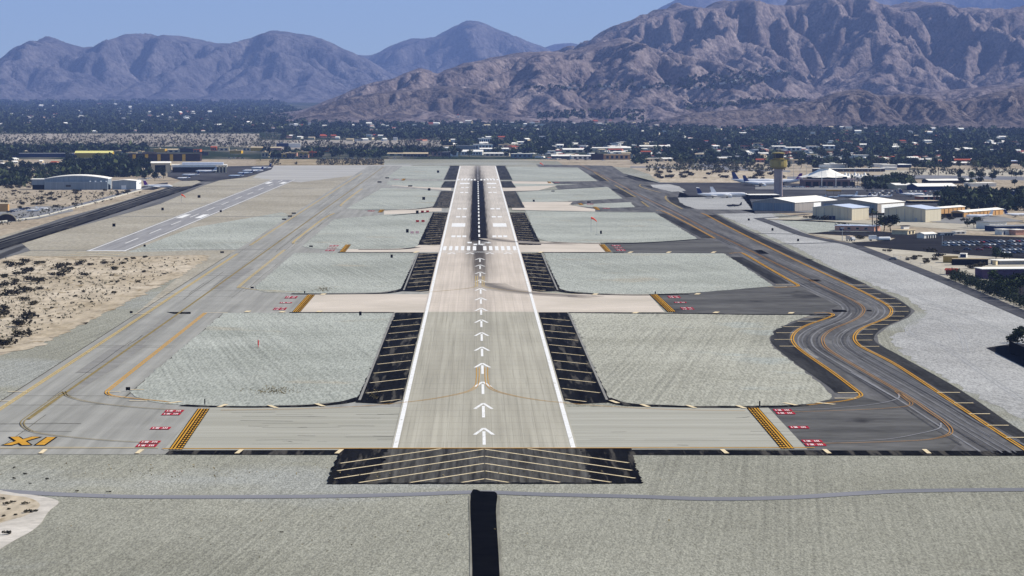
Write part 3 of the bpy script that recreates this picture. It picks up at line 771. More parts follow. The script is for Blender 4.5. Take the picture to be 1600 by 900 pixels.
for k in range(16):
    Y0_ = rs2.uniform(715, 1600)
    ribbon('crack_seal', [(-131 + q * 7, Y0_ + rs2.normal() * .8) for q in range(5)], .35, LZ[3] + .006, m_crack)
ribbon('crack_seal', [(-133.2, 720), (-133.4, 1100), (-133.6, 1600)], .4, LZ[3] + .006, m_crack)
ribbon('crack_seal', [(-99.6, 830), (-99.4, 1150)], .5, LZ[3] + .006, m_crack)
for k in range(30):                                  # dark scuffs on the crossing
    X0 = rs2.choice([rs2.uniform(-68, -24), rs2.uniform(28, 70)]); Y0_ = rs2.uniform(715, 795); Ln = rs2.uniform(2, 22)
    ribbon('tyre_scuff', [(X0, Y0_), (X0 + Ln * .5, Y0_ + rs2.normal() * .5), (X0 + Ln, Y0_ + rs2.normal())], rs2.uniform(.1, .35), LZ[5], m_crack)
# slurry patches on the left taxiway, tar patches
for pts in ([(90, 618), (165, 572), (230, 518), (262, 492), (285, 492), (235, 528), (185, 573), (110, 618)], [(118, 583), (180, 540), (230, 540), (168, 583)], [(328, 452), (372, 420), (398, 420), (345, 452)], [(1256, 545), (1262, 545), (1280, 560), (1270, 560)]):
    sheet('slurry_patch', px(pts), LZ[3] + .002, m_patchc)
for pts in ([(260, 488), (298, 488), (298, 490.8), (272, 490.8)], [(1178, 391), (1190, 391), (1202, 397), (1186, 397)], [(1262, 437), (1280, 437), (1284, 440), (1266, 440)], [(1300, 484), (1322, 485), (1324, 488), (1302, 488)], [(1354, 484.5), (1362, 485), (1362, 487), (1354, 486.5)],
            [(1262, 405), (1272, 406), (1264, 407), (1258, 406)]):
    sheet('tar_patch', px(pts), LZ[4] + .002, m_black)

# vehicle tracks and bare patches in the gravel
m_trk = surf('worn vehicle track', (0.33, 0.33, 0.325), (0.38, 0.38, 0.375), scale=.1, fine=1.5, famp=.25)
for pts, mt in (([(1700, 690), (1560, 600), (1480, 545), (1420, 520), (1440, 500), (1520, 490)], m_trk), ([(1350, 430), (1400, 450), (1460, 475), (1600, 530)], m_trk), ([(1430, 500), (1470, 500), (1500, 520), (1510, 550)], m_trk)):
    P_ = spline(px(pts), 10)
    for sg in (-.9, .9): ribbon('vehicle_track', [(p[0] + sg, p[1] + sg) for p in P_], .5, LZ[1] + .012, mt)
# channel, roads, sand
sheet('drain_strip', px(spline([(736, 771), (756, 770), (776, 771), (775, 800), (778, 850), (781, 905), (785, 1000), (735, 1000), (738, 905), (737, 850)], 4, True)), LZ[3], surf('black channel lining', (0.002, 0.002, 0.002), (0.005, 0.005, 0.005), scale=.2, rough=.95, spec=0.0))
m_mud = surf('channel bank mud', (0.16, 0.155, 0.12), (0.26, 0.25, 0.21), scale=.6, stretch=(1, .1, 1))
ribbon('channel_bank', spline(px([(735, 775), (737, 830), (738, 905)]), 6), .9, LZ[2], m_mud)
ribbon('channel_bank', spline(px([(778, 775), (778, 830), (782, 905)]), 6), .8, LZ[2], m_mud)
ribbon('service_road', spline(px([(-150, 762), (0, 768), (120, 774), (250, 777), (500, 776), (640, 773), (745, 769.5), (850, 773), (1000, 776.5), (1110, 780), (1230, 778), (1330, 772), (1420, 767.5), (1600, 765.5), (1800, 765)]), 8), 5.5, LZ[2], m_road)
sheet('sand', px(spline([(-60, 768), (30, 772), (70, 777), (92, 785), (76, 800), (60, 822), (28, 842), (-60, 880)], 5, True)), LZ[2], m_sandlight)
sheet('sand', px(spline([(-60, 772), (20, 775), (52, 781), (62, 792), (40, 806), (20, 812), (-60, 830)], 5, True)), LZ[3], m_sand)
sheet('sand', ragged(px([(-150, 398), (0, 398), (60, 401), (120, 403), (180, 402.5), (250, 401), (318, 399), (330, 401), (300, 420), (280, 433), (262, 440), (232, 456), (205, 470), (180, 482), (160, 490), (140, 502), (120, 510), (100, 522), (80, 530), (45, 546), (0, 551), (-150, 560)]), 5, 1.2, 4), LZ[3], m_sand)
pr = spline(px([(1185, 341), (1215, 352), (1255, 367), (1300, 377), (1335, 384), (1400, 408.5), (1480, 440.5), (1600, 492), (1760, 560)]), 8)
ribbon('perimeter_road', pr, 7.5, LZ[4], m_roadd)
for a in ([(1180, 365), (1245, 366)], [(1218, 381.5), (1300, 379.5)], [(1185, 341), (1230, 338), (1262, 334.5)], [(150, 338.5), (330, 338)], [(245, 319), (380, 318.6)], [(310, 295.5), (490, 294.5)], [(250, 282.5), (600, 281)], [(0, 391.5), (440, 390)], [(330, 338), (520, 339.5)]):
    ribbon('service_path', px(a), 5, LZ[3], m_roadd if a[0][0] > 1000 else m_patchc)
sheet('gravel_field', px([(1215, 346), (1262, 344.5), (1380, 351.5), (1372, 362), (1262, 364)]), LZ[2], m_infield)
m_tan = surf('pale dirt lot', (0.40, 0.36, 0.28), (0.47, 0.43, 0.35), scale=.05, fine=.4, famp=.2)
sheet('sand', px([(1345, 383), (1378, 388), (1470, 396), (1600, 404), (1700, 420), (1700, 520), (1600, 485), (1480, 437), (1400, 406)]), LZ[3], m_tan)
sheet('sand', px([(1190, 343), (1270, 338), (1390, 346), (1600, 352), (1600, 366), (1390, 352), (1262, 344)]), LZ[3], m_tan)
sheet('sand', px([(1268, 366), (1330, 370), (1395, 374), (1395, 380), (1330, 380)]), LZ[3], m_tan)
sheet('car_lot', px([(1262, 365), (1300, 361.5), (1390, 363), (1600, 371), (1720, 380), (1720, 425), (1600, 405), (1470, 396), (1378, 388), (1340, 384), (1330, 379), (1390, 376), (1400, 372)]), LZ[4], m_lot)
sheet('car_lot', px([(1545, 430), (1720, 430), (1720, 520), (1545, 452)]), LZ[4], m_lot)
sheet('apron', px([(1024, 285.5), (1200, 285.5), (1350, 290), (1450, 292), (1560, 300), (1720, 306), (1720, 320), (1560, 318), (1480, 330), (1600, 345), (1480, 349), (1290, 332), (1180, 334), (1170, 307), (1075, 306), (1062, 296)]), LZ[3], m_apron)
sheet('apron', px([(1180, 290), (1345, 291.5), (1350, 296.5), (1300, 297), (1180, 296)]), LZ[4], m_apron2)
sheet('apron', px([(1242, 331), (1300, 326), (1280, 332), (1480, 341), (1560, 338), (1600, 346), (1500, 350)]), LZ[4], m_apron2)
sheet('sand', px([(1010, 264), (1060, 265.5), (1230, 268), (1230, 285.5), (1032, 285), (1020, 278)]), LZ[1], m_sand)
sheet('service_road', px([(985, 262), (1030, 262.5), (1235, 269), (1235, 266.5), (1030, 260.5), (985, 260)]), LZ[2], m_road)
sheet('service_road', px([(1070, 255), (1100, 256), (1180, 263), (1130, 264), (1090, 260)]), LZ[2], m_road)
sheet('service_road', px([(1230, 283), (1280, 285), (1345, 279), (1480, 279), (1600, 282), (1600, 276), (1480, 273), (1345, 274), (1230, 276)]), LZ[2], m_road)
sheet('sand', px([(1380, 273), (1380, 266.5), (1500, 266), (1600, 264), (1600, 276)]), LZ[2], m_tan)
# left side apron, taxiway and lots
sheet('taxiway', px([(-120, 412), (0, 374), (100, 340), (175, 320.5), (250, 297), (290, 284), (262, 276), (262, 266), (350, 260), (428, 258.6), (424, 265), (386, 277), (345, 281.5), (318, 290), (250, 319), (175, 340), (75, 367), (33, 380), (48, 392), (-120, 440)]), LZ[4], m_dtaxi)
for x_, w_, m_ in ((-272, 9, m_black2), (-279, 3, m_black), (-266, 3.5, m_black), (-284, 4, m_black2)):
    ribbon('tyre_track', [(x_, 1640), (x_ + 1, 2000), (x_ - 1, 2500), (x_ - 3, 2900)], w_, LZ[5], m_)
sheet('apron', px([(262, 276), (262, 266), (350, 260), (428, 258.6), (424, 265), (386, 277), (345, 281.5), (330, 284), (312, 281.5), (284, 282.5)]), LZ[5] - .004, m_apron)
sheet('infield', px([(262, 291.5), (280, 283.5), (308, 282.3), (314, 284.5), (300, 290.5), (285, 292)]), LZ[5], m_infield3)
sheet('car_lot', px([(-60, 345), (20, 326), (60, 322), (110, 323), (115, 330), (60, 342), (-60, 356)]), LZ[3], m_apron2)
sheet('car_lot', px([(212, 296), (226, 290), (262, 285), (262, 291), (240, 297)]), LZ[3], m_apron)
ribbon('service_road', spline(px([(-100, 368), (0, 346), (60, 337), (110, 324), (160, 311), (215, 297), (245, 291)]), 6), 7, LZ[5], m_road)
band('sand', 400, 600, 258, 249, surf('brown scrub ground', (0.27, 0.21, 0.13), (0.36, 0.30, 0.2), scale=.04, stretch=(1, .3, 1), fine=.2, famp=.4), 0.2, 9, 4)
# ------------------------------------------------------------------ mountains: real relief carved by running water
def vnoise(nx, ny, cells, seed):
    r = np.random.default_rng(seed)
    gx, gy = cells
    g = r.random((gy + 2, gx + 2))
    x = np.linspace(0, gx, nx, endpoint=False); y = np.linspace(0, gy, ny, endpoint=False)
    xi = x.astype(int); yi = y.astype(int); tx = x - xi; ty = y - yi
    tx = tx * tx * (3 - 2 * tx); ty = ty * ty * (3 - 2 * ty)
    a = g[yi][:, xi]; b = g[yi][:, xi + 1]; c = g[yi + 1][:, xi]; d = g[yi + 1][:, xi + 1]
    return (a * (1 - tx) + b * tx) * (1 - ty)[:, None] + (c * (1 - tx) + d * tx) * ty[:, None]

def fbm(nx, ny, base, seed, octv=5, gain=.5):
    z = 0; a = 1; t = 0
    for o in range(octv):
        c = (max(1, int(base[0] * 2 ** o)), max(1, int(base[1] * 2 ** o)))
        z = z + a * vnoise(nx, ny, c, seed + o * 17); t += a; a *= gain
    return z / t - .5

def carve(z, fixed, U, dx, iters, K, dt=1.0, mexp=.45, diff=.06):
    ny, nx = z.shape; N = nx * ny
    offs = [(-1, -1), (-1, 0), (-1, 1), (0, -1), (0, 1), (1, -1), (1, 0), (1, 1)]
    idx = np.arange(N).reshape(ny, nx)
    fx = fixed.ravel()
    Ur = U.ravel()
    for it in range(iters):
        zp = np.pad(z, 1, constant_values=1e9)
        ip = np.pad(idx, 1, constant_values=0)
        best = np.zeros_like(z); rc = idx.copy(); ds = np.full_like(z, dx)
        for oy, ox in offs:
            d = dx * hypot(oy, ox)
            zn = zp[1 + oy:1 + oy + ny, 1 + ox:1 + ox + nx]
            s = (z - zn) / d
            k = s > best
            best[k] = s[k]; rc[k] = ip[1 + oy:1 + oy + ny, 1 + ox:1 + ox + nx][k]; ds[k] = d
        zr = z.ravel()
        order = np.argsort(zr, kind='stable')
        rl = rc.ravel().tolist(); A = [dx * dx] * N
        ol = order.tolist()
        for i in reversed(ol):
            r = rl[i]
            if r != i: A[r] += A[i]
        Kf = (K * dt * np.array(A) ** mexp / ds.ravel())
        Kf[fx] = 0
        zz = (zr + Ur * dt); zz[fx] = zr[fx]
        zz = zz.tolist(); Kl = Kf.tolist()
        for i in ol:
            r = rl[i]
            if r != i:
                k = Kl[i]
                if k: zz[i] = (zz[i] + k * zz[r]) / (1 + k)
        z = np.array(zz).reshape(ny, nx)
        q = np.pad(z, 1, mode='edge')
        z = z + diff * (q[:-2, 1:-1] + q[2:, 1:-1] + q[1:-1, :-2] + q[1:-1, 2:] - 4 * z)
    return z

RANGES = {}
def mountain(name, skyline, yc, front, back, cell, mat, seed, rough=.5, margin=60, sky_smooth=2, K=.75, iters=(45, 8), pw=1.0, label=None, ycv=None):
    """skyline: photo polyline of the crest; yc: distance of the crest; front/back: how far the slopes run out"""
    us = np.array([p[0] for p in skyline], float); vs = np.array([p[1] for p in skyline], float)
    x0 = (us[0] - margin - VX) / F * yc; x1 = (us[-1] + margin - VX) / F * yc
    nx = int((x1 - x0) / cell) // 2 * 2; ny = int((front + back) / cell) // 2 * 2
    X = x0 + (np.arange(nx) + .5) * (x1 - x0) / nx
    Y = yc - front + (np.arange(ny) + .5) * (front + back) / ny
    def skyv(u): return np.interp(u, us, vs)
    ucol = VX + F * X / yc
    base = np.array([zg(y) for y in Y])
    crest = H + (VH - skyv(ucol)) * yc / F - zg(yc)
    crest = np.maximum(crest, 2.)
    ends = np.clip(np.minimum((ucol - us[0] + margin) / margin, (us[-1] + margin - ucol) / margin), 0, 1)
    crest *= ends
    wig = fbm(nx, 1, (6, 1), seed + 5, 3)[0] * front * .35
    t = np.zeros((ny, nx))
    D = Y[:, None] - (yc + wig[None, :])
    t = np.where(D < 0, 1 + D / (front * .94 + wig[None, :] * .6), 1 - D / (back * .9))
    t = np.clip(t, 0, 1)
    env = crest[None, :] * t ** pw
    env = env * (1 + rough * 1.1 * fbm(nx, ny, (5, max(2, int(5 * (front + back) / (x1 - x0)))), seed, 5) * np.clip((1 - t) * 3, .25, 1))
    env = np.maximum(env, 0)
    fixed_ = t <= 0.001
    # coarse pass then fine pass
    e2 = env[::2, ::2]; f2 = fixed_[::2, ::2]
    hmax = env.max()
    z = e2 * .3 + fbm(e2.shape[1], e2.shape[0], (9, 9), seed + 3, 5) * hmax * .22 * np.clip(e2 / hmax * 1.4, 0, 1)
    z[f2] = 0
    z = carve(z, f2, e2 * .05, cell * 2, iters[0], K, diff=.11)
    zf = np.repeat(np.repeat(z, 2, 0), 2, 1)[:ny, :nx]
    q = np.pad(zf, 1, mode='edge')
    zf = (q[:-2, 1:-1] + q[2:, 1:-1] + q[1:-1, :-2] + q[1:-1, 2:] + 2 * zf) / 6
    zf = zf + fbm(nx, ny, (60, 60), seed + 9, 3) * hmax * .012 * np.clip(zf / max(zf.max(), 1) * 1.5, 0, 1)
    wv_ = .3 + .55 * np.clip((t - .66) / .28, 0, 1)
    zf = (1 - wv_) * zf + wv_ * env * min(2., zf.max() / hmax)
    zf[fixed_] = 0
    if iters[1]: zf = carve(zf, fixed_, env * .05, cell, iters[1], K, diff=.025)
    zf = zf + (fbm(nx, ny, (nx // 9, ny // 9), seed + 31, 3) * hmax * .035 + fbm(nx, ny, (nx // 26, ny // 26), seed + 37, 2) * hmax * .03) * np.clip(env / hmax * 1.2, 0, 1) * np.clip(1.25 - t, .3, 1)
    # keep the relief under its crest line and let the crest carry the profile
    near_ = t > .86
    zf = zf / max(1e-6, float(np.mean(zf[near_] / np.maximum(np.broadcast_to(crest, zf.shape)[near_], 2.)))) * .97
    rugged = fbm(nx, ny, (nx // 7, max(2, ny // 7)), seed + 51, 3)
    cap = np.maximum(crest[None, :] * (1.0 + .05 * rugged), .5)
    lo = .80 * cap
    zf = np.where(zf > lo, lo + (cap - lo) * np.tanh((zf - lo) / np.maximum(cap - lo, 1e-6)), zf)
    cur = crest[None, :] * (.985 + .07 * rugged) * np.clip(1 - np.abs(D) / (front * .30) * (1 + 1.2 * rugged), 0, 1)
    zf = (np.maximum(zf, 0) ** 9 + np.maximum(cur, 0) ** 9) ** (1 / 9.) * np.where(t > .6, .965, 1.)
    zf[fixed_] = 0
    zf = np.where(fixed_, -3.0, zf)
    co = np.stack([np.broadcast_to(X, (ny, nx)), np.broadcast_to(Y[:, None], (ny, nx)), zf + base[:, None]], -1).reshape(-1, 3)
    i = np.arange(nx * ny).reshape(ny, nx)
    f = np.stack([i[:-1, :-1], i[:-1, 1:], i[1:, 1:], i[1:, :-1]], -1).reshape(-1, 4)
    keep = (zf.ravel()[f] > -2.5).any(1)
    o = np_mesh(name, co, f[keep], mat, 'structure', smooth=True)
    RANGES.setdefault(name, []).append((X, Y, zf + base[:, None]))
    return o

def rock(name, c1, c2, c3, s):
    return surf(name, c1, c2, scale=.012 * s, fine=.13 * s, famp=.5, patch=(c3, .03 * s, .54), rough=.95, spec=.0, bump=(.03 * s, 16 / s))
r_near = rock('brown desert rock', (0.09, 0.073, 0.072), (0.17, 0.14, 0.13), (0.06, 0.052, 0.056), 1.)
r_mid = rock('tan desert rock', (0.135, 0.11, 0.115), (0.24, 0.198, 0.19), (0.085, 0.075, 0.08), .7)
r_far = rock('far desert rock', (0.085, 0.08, 0.095), (0.145, 0.132, 0.14), (0.068, 0.065, 0.08), .35)

A = [(-120, 118), (-60, 108), (0, 94), (30, 87), (48, 78), (62, 66), (80, 61), (98, 64), (118, 72), (140, 78), (158, 76), (175, 70), (200, 58), (215, 55), (235, 57), (250, 56), (268, 58), (290, 63), (310, 66), (340, 69), (362, 70), (375, 66),
     (390, 63), (405, 58), (418, 53), (432, 51), (446, 53), (462, 57), (485, 60), (505, 63), (522, 70), (535, 77), (555, 86), (580, 97), (620, 118), (660, 140)]
mountain('mountain_range', A, 21000, 3600, 2500, 27, r_far, 3, K=.75)
B = [(470, 112), (500, 98), (540, 88), (575, 88), (590, 83), (605, 74), (622, 68), (640, 63), (660, 62), (680, 60), (698, 53), (712, 45), (725, 39), (735, 37), (750, 40), (765, 46), (782, 53), (805, 60), (825, 68), (848, 74), (875, 90), (920, 110)]
mountain('mountain_range', B, 25000, 4200, 2500, 34, r_far, 8, K=.75)
B2 = [(820, 95), (845, 76), (870, 68), (888, 65), (905, 70), (950, 80)]
mountain('mountain_range', B2, 30000, 2500, 2000, 80, r_far, 12, iters=(16, 0))
C = [(960, 60), (1000, 30), (1032, 12), (1060, -3), (1120, -14), (1200, -22), (1290, -25), (1360, -20), (1450, -14), (1540, -22), (1640, -30), (1740, -25)]
mountain('mountain_range', C, 27000, 5000, 2500, 70, r_far, 21, iters=(22, 3))
D = [(830, 96), (862, 84), (882, 78), (905, 68), (935, 55), (960, 46), (985, 37), (1010, 26), (1035, 17), (1055, 13), (1075, 14), (1095, 15), (1110, 9), (1128, 3), (1145, 2), (1165, 8), (1190, 12), (1210, 12), (1228, 9), (1240, 0), (1262, -4), (1290, -2), (1312, -1), (1330, 3), (1350, 9), (1368, 12), (1385, 9), (1405, 8), (1425, 5), (1442, 3), (1458, 6), (1475, 12), (1492, 15), (1510, 13), (1535, 13), (1560, 15), (1600, 13), (1660, 18), (1740, 30)]
mountain('mountain_range', D, 12800, 4000, 1500, 14, r_mid, 33, K=.62, iters=(60, 12), rough=.75, pw=1.15)
E = [(470, 172), (510, 156), (545, 143), (572, 133), (600, 127), (622, 120), (640, 113), (655, 109), (668, 111), (685, 115), (700, 109), (722, 101), (750, 95), (775, 92), (800, 88), (825, 85), (850, 84), (880, 84), (905, 78), (930, 72), (950, 68), (965, 63), (978, 61), (995, 68), (1015, 77), (1045, 84), (1080, 92), (1120, 104), (1160, 118), (1200, 135)]
mountain('foothills', E, 10300, 2300, 1200, 11, r_mid, 44, K=.75, iters=(45, 8), rough=.6)
Fh = [(430, 186), (470, 176), (497, 165), (520, 160), (548, 152), (570, 150), (600, 145), (640, 141), (668, 139), (690, 136), (715, 137), (742, 134), (765, 138), (800, 141), (850, 140), (900, 142), (945, 139), (985, 141), (1020, 145), (1060, 143), (1110, 150), (1160, 148), (1200, 152), (1260, 160), (1320, 172)]
mountain('foothills', Fh, 9150, 1000, 800, 8, r_near, 55, K=.75, iters=(45, 8), rough=.6)
I = [(1180, 178), (1230, 172), (1260, 165), (1290, 160), (1320, 158), (1360, 150), (1420, 150), (1470, 143), (1520, 138), (1580, 130), (1640, 122), (1720, 120)]
mountain('foothills', I, 9300, 900, 800, 10, r_mid, 66, K=.75, iters=(20, 4))
Hh = [(1015, 193), (1050, 184), (1085, 177), (1120, 174), (1160, 172), (1200, 170), (1240, 166), (1262, 160), (1285, 152), (1305, 146), (1330, 142), (1345, 141), (1360, 144), (1375, 150), (1392, 152), (1410, 148), (1440, 150), (1465, 158), (1490, 160), (1520, 153), (1550, 147), (1580, 140), (1610, 135), (1680, 130), (1740, 140)]
mountain('foothills', Hh, 7700, 640, 700, 6, r_near, 77, K=.75, iters=(45, 8), rough=.9)

# the hazy valley air
hz_bm = MB(); hz_bm.box(-12000, 12000, -1500, 38000, -4.5, 1650)
haze = hz_bm.build('haze', [])
m_hz = bpy.data.materials.new('haze'); m_hz.use_nodes = True
hn, hl = m_hz.node_tree.nodes, m_hz.node_tree.links
hn.remove(hn['Principled BSDF'])
pv = hn.new('ShaderNodeVolumePrincipled')
pv.inputs['Color'].default_value = (0.33, 0.48, 0.98, 1)
pv.inputs['Density'].default_value = HAZE_DENSITY
pv.inputs['Anisotropy'].default_value = 0.0
hl.new(pv.outputs[0], hn['Material Output'].inputs['Volume'])
haze.data.materials.append(m_hz)
tag(haze, 'pale blue haze over the valley and its mountains', 'haze', kind='stuff')
haze.visible_shadow = True
# ------------------------------------------------------------------ materials of things
def flat(name, r, g, b, k=1.0, var=.08, scale=.6, **kw): return surf(name, sr(r, g, b, k), var=var, scale=scale, **kw)
w_white = flat('white wall', 240, 236, 226, .85); w_cream = flat('cream wall', 226, 208, 172, .85); w_tan = flat('tan wall', 204, 160, 108, .8)
w_beige = surf('beige ribbed metal', (0.52, 0.47, 0.36), (0.57, 0.52, 0.40), scale=.8, stretch=(1, 1, .05))
w_grey = flat('grey wall', 150, 150, 150, .8); w_blue = surf('blue grey metal cladding', (0.22, 0.26, 0.30), (0.27, 0.31, 0.35), scale=.7, stretch=(1, 1, .04))
w_orange = flat('terracotta wall', 206, 120, 74, .8); w_yellow = flat('ochre wall', 214, 172, 60, .8); w_dark = flat('dark brown wall', 70, 58, 52, .7)
w_pink = flat('dusty pink wall', 206, 158, 138, .8); w_purple = flat('purple grey wall', 104, 84, 112, .7); w_dblue = flat('dark blue wall', 44, 58, 92, .8)
r_white = flat('white roof', 246, 241, 230, .92, rough=.6); r_grey = flat('grey roof', 150, 152, 156, .8); r_blue = flat('pale blue roof', 196, 206, 224, .85, rough=.6)
r_tile = flat('terracotta roof tile', 176, 92, 66, .8); r_dark = flat('dark roof', 72, 68, 66, .7); r_tan = flat('tan roof', 206, 188, 156, .8)
m_glass = surf('dark glass', (0.012, 0.015, 0.02), var=.1, rough=.12, spec=.5)
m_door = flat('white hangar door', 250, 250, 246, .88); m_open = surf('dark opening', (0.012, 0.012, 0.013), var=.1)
m_gold = surf('gold metal panel', (0.27, 0.205, 0.04), (0.33, 0.25, 0.055), scale=.4, rough=.5, spec=.4)
m_tower = surf('mauve concrete', (0.36, 0.29, 0.28), (0.42, 0.34, 0.33), scale=.3)
m_metal = flat('grey metal', 170, 172, 176, .8, rough=.5, spec=.4); m_post = flat('dark post', 60, 60, 60, .8)
m_plane = surf('white aircraft skin', (0.78, 0.78, 0.79), var=.03, rough=.35, spec=.45); m_planeb = surf('navy aircraft tail', (0.03, 0.05, 0.16), var=.1, rough=.4)
m_planep = surf('purple aircraft tail', (0.12, 0.03, 0.22), var=.1, rough=.4); m_planed = surf('dark aircraft skin', (0.05, 0.05, 0.06), var=.1, rough=.5); m_planeg = surf('pale blue aircraft skin', (0.45, 0.52, 0.62), var=.05, rough=.4)
m_signb = surf('black sign back', (0.01, 0.01, 0.01), var=.1); m_redm = surf('red marker', (0.62, 0.03, 0.02), var=.1); m_wsock = surf('orange windsock cloth', (0.75, 0.09, 0.04), var=.1)
m_tyre = surf('tyre', (0.015, 0.015, 0.015), var=.1)
m_bark = surf('bark', (0.09, 0.065, 0.045), var=.3, scale=2)
def leaf(name, c1, c2, **kw): return surf(name, c1, c2, scale=.5, fine=2.0, famp=.35, rough=.8, spec=.1, **kw)
l_dark = leaf('dark foliage', (0.010, 0.017, 0.008), (0.028, 0.042, 0.016), obj_random=.35)
l_mid = leaf('green foliage', (0.022, 0.036, 0.010), (0.050, 0.070, 0.022), obj_random=.4)
l_olive = leaf('olive foliage', (0.05, 0.055, 0.018), (0.09, 0.09, 0.03), obj_random=.3)
l_palm = leaf('palm fronds', (0.016, 0.026, 0.010), (0.04, 0.055, 0.02), obj_random=.3)
l_wood = leaf('woodland foliage', (0.012, 0.022, 0.012), (0.036, 0.052, 0.026), attr='tint', c_hi=(0.062, 0.075, 0.028))
l_scrub = leaf('scrub foliage', (0.04, 0.034, 0.017), (0.085, 0.072, 0.038), obj_random=.35)
l_scruba = leaf('dry scrub', (0.05, 0.05, 0.03), (0.10, 0.095, 0.06), attr='tint')

# ------------------------------------------------------------------ plants
def leaf_cloud(centres, radii, per, size, r, squash=.75):
    """many small leaf faces near the surface of clumps"""
    V = []; Fc = []
    for c, rad in zip(centres, radii):
        for k in range(per):
            d = r.normal(size=3); d /= np.linalg.norm(d)
            p = np.array(c) + d * rad * (0.55 + .5 * r.random()) * np.array([1, 1, squash])
            a = r.normal(size=3); a /= np.linalg.norm(a); b = np.cross(a, r.normal(size=3)); b /= np.linalg.norm(b)
            s = size * (.6 + .8 * r.random()); n = len(V)
            V += [p - a * s - b * s * .6, p + a * s - b * s * .5, p + a * s * .8 + b * s * .6, p - a * s * .7 + b * s * .7]
            Fc.append((n, n + 1, n + 2, n + 3))
    return np.array(V), np.array(Fc)

def mesh_np(name, V, Fc, mat):
    me = bpy.data.meshes.new(name); me.from_pydata([tuple(p) for p in V], [], [tuple(map(int, q)) for q in Fc]); me.materials.append(mat); me.update(); return me

def tree_meshes(seed, h, mat, n=13, per=44, spread=.4, size=.46):
    r = np.random.default_rng(seed)
    cs = []; rs = []
    for k in range(n):
        a = r.random() * 2 * pi; q = spread * h * math.sqrt(r.random()) * .8; z = h * (.42 + .42 * r.random())
        cs.append((q * cos(a), q * sin(a), z)); rs.append(h * (.16 + .11 * r.random()))
    V, Fc = leaf_cloud(cs, rs, per, size, r)
    crown = mesh_np('crown', V, Fc, mat)
    tb = MB()
    tb.tube([(0, 0, -.3), (.05 * h, 0, h * .25), (.03 * h, .02 * h, h * .5)], [h * .035, h * .026, h * .018], 6)
    for k in range(4):
        c = cs[k]; tb.tube([(.045 * h, .005 * h, h * .28), (c[0] * .5, c[1] * .5, h * .42), (c[0] * .85, c[1] * .85, c[2] * .95)], [h * .016, h * .011, h * .006], 5)
    trunk = bpy.data.meshes.new('trunk'); trunk.from_pydata(tb.v, [], tb.f); trunk.materials.append(m_bark)
    return crown, trunk

def palm_meshes(seed, h, mat, crownr=2.6):
    r = np.random.default_rng(seed); V = []; Fc = []
    for k in range(34):
        a = r.random() * 2 * pi; e = r.uniform(-.9, 1.1); L = crownr * r.uniform(.75, 1.1); prev = None
        for j in range(4):
            t = j / 3; q = L * t; z = h + q * sin(e) * (1 - .3 * t) - .5 * t * t * L * .6; rr = q * cos(e) ; wv = .28 * crownr * (1 - t) * (t + .25) * 1.2
            p = np.array([rr * cos(a), rr * sin(a), z]); s = np.array([-sin(a), cos(a), 0]) * wv
            V += [p - s, p + s]
            if j: n = len(V); Fc.append((n - 4, n - 3, n - 1, n - 2))
    crown = mesh_np('crown', np.array(V), np.array(Fc), mat)
    tb = MB(); tb.tube([(0, 0, -.3), (.1, .05, h * .5), (0, 0, h + .1)], [.32, .24, .2], 6)
    trunk = bpy.data.meshes.new('trunk'); trunk.from_pydata(tb.v, [], tb.f); trunk.materials.append(m_bark)
    return crown, trunk

TREES = {'dark': [tree_meshes(s, 10, l_dark) for s in (1, 2, 3)], 'green': [tree_meshes(s, 10, l_mid) for s in (4, 5, 6)], 'olive': [tree_meshes(s, 10, l_olive, spread=.5) for s in (7, 8)],
         'tall': [tree_meshes(s, 10, l_dark, n=10, spread=.24) for s in (9, 10)], 'palm': [palm_meshes(s, 10, l_palm) for s in (11, 12)]}
KINDNAME = {'dark': ('broad_tree', 'dark bushy tree', 'tree'), 'green': ('broad_tree', 'green rounded tree', 'tree'), 'olive': ('desert_tree', 'olive wide-crowned tree', 'tree'), 'tall': ('tall_tree', 'slim dark tree', 'tree'), 'palm': ('palm_tree', 'tall palm', 'palm tree')}
def tree(kind, u, v, size, label=None, group=None):
    x, y, z = GV(u, v)
    cr, tr = random.choice(TREES[kind])
    nm, _, cat = KINDNAME[kind]
    o = empty(nm, (x, y, z), random.random() * 6.28, label, cat, group)
    s = size / 10.0
    o.scale = (s * random.uniform(.88, 1.15), s * random.uniform(.88, 1.15), s)
    for nme, me in (('crown', cr), ('trunk', tr)):
        c = bpy.data.objects.new(nme, me); COL.objects.link(c); c.parent = o
    return o

def ordinal(items, phrase, what):
    """items: (u, object, kindword): labels count from the left within each kindword"""
    by = {}
    for it in items: by.setdefault(it[2], []).append(it)
    for kw, L in by.items():
        L.sort(key=lambda q: q[0])
        for i, q in enumerate(L):
            q[1]['label'] = (f"{kw} {phrase}" if len(L) == 1 else f"{kw} {phrase}, {ORD[min(i, len(ORD) - 1)]} from the left")
            q[1]['category'] = what

def clump(n, u0, u1, v0, v1, size, kinds, phrase, group):
    items = []
    for k in range(n):
        kd = random.choice(kinds)
        u, v = random.uniform(u0, u1), random.uniform(v0, v1)
        o = tree(kd, u, v, random.uniform(*size), None, group)
        items.append((u, o, KINDNAME[kd][1]))
    ordinal(items, phrase, 'palm tree' if set(kinds) == {'palm'} else 'tree')

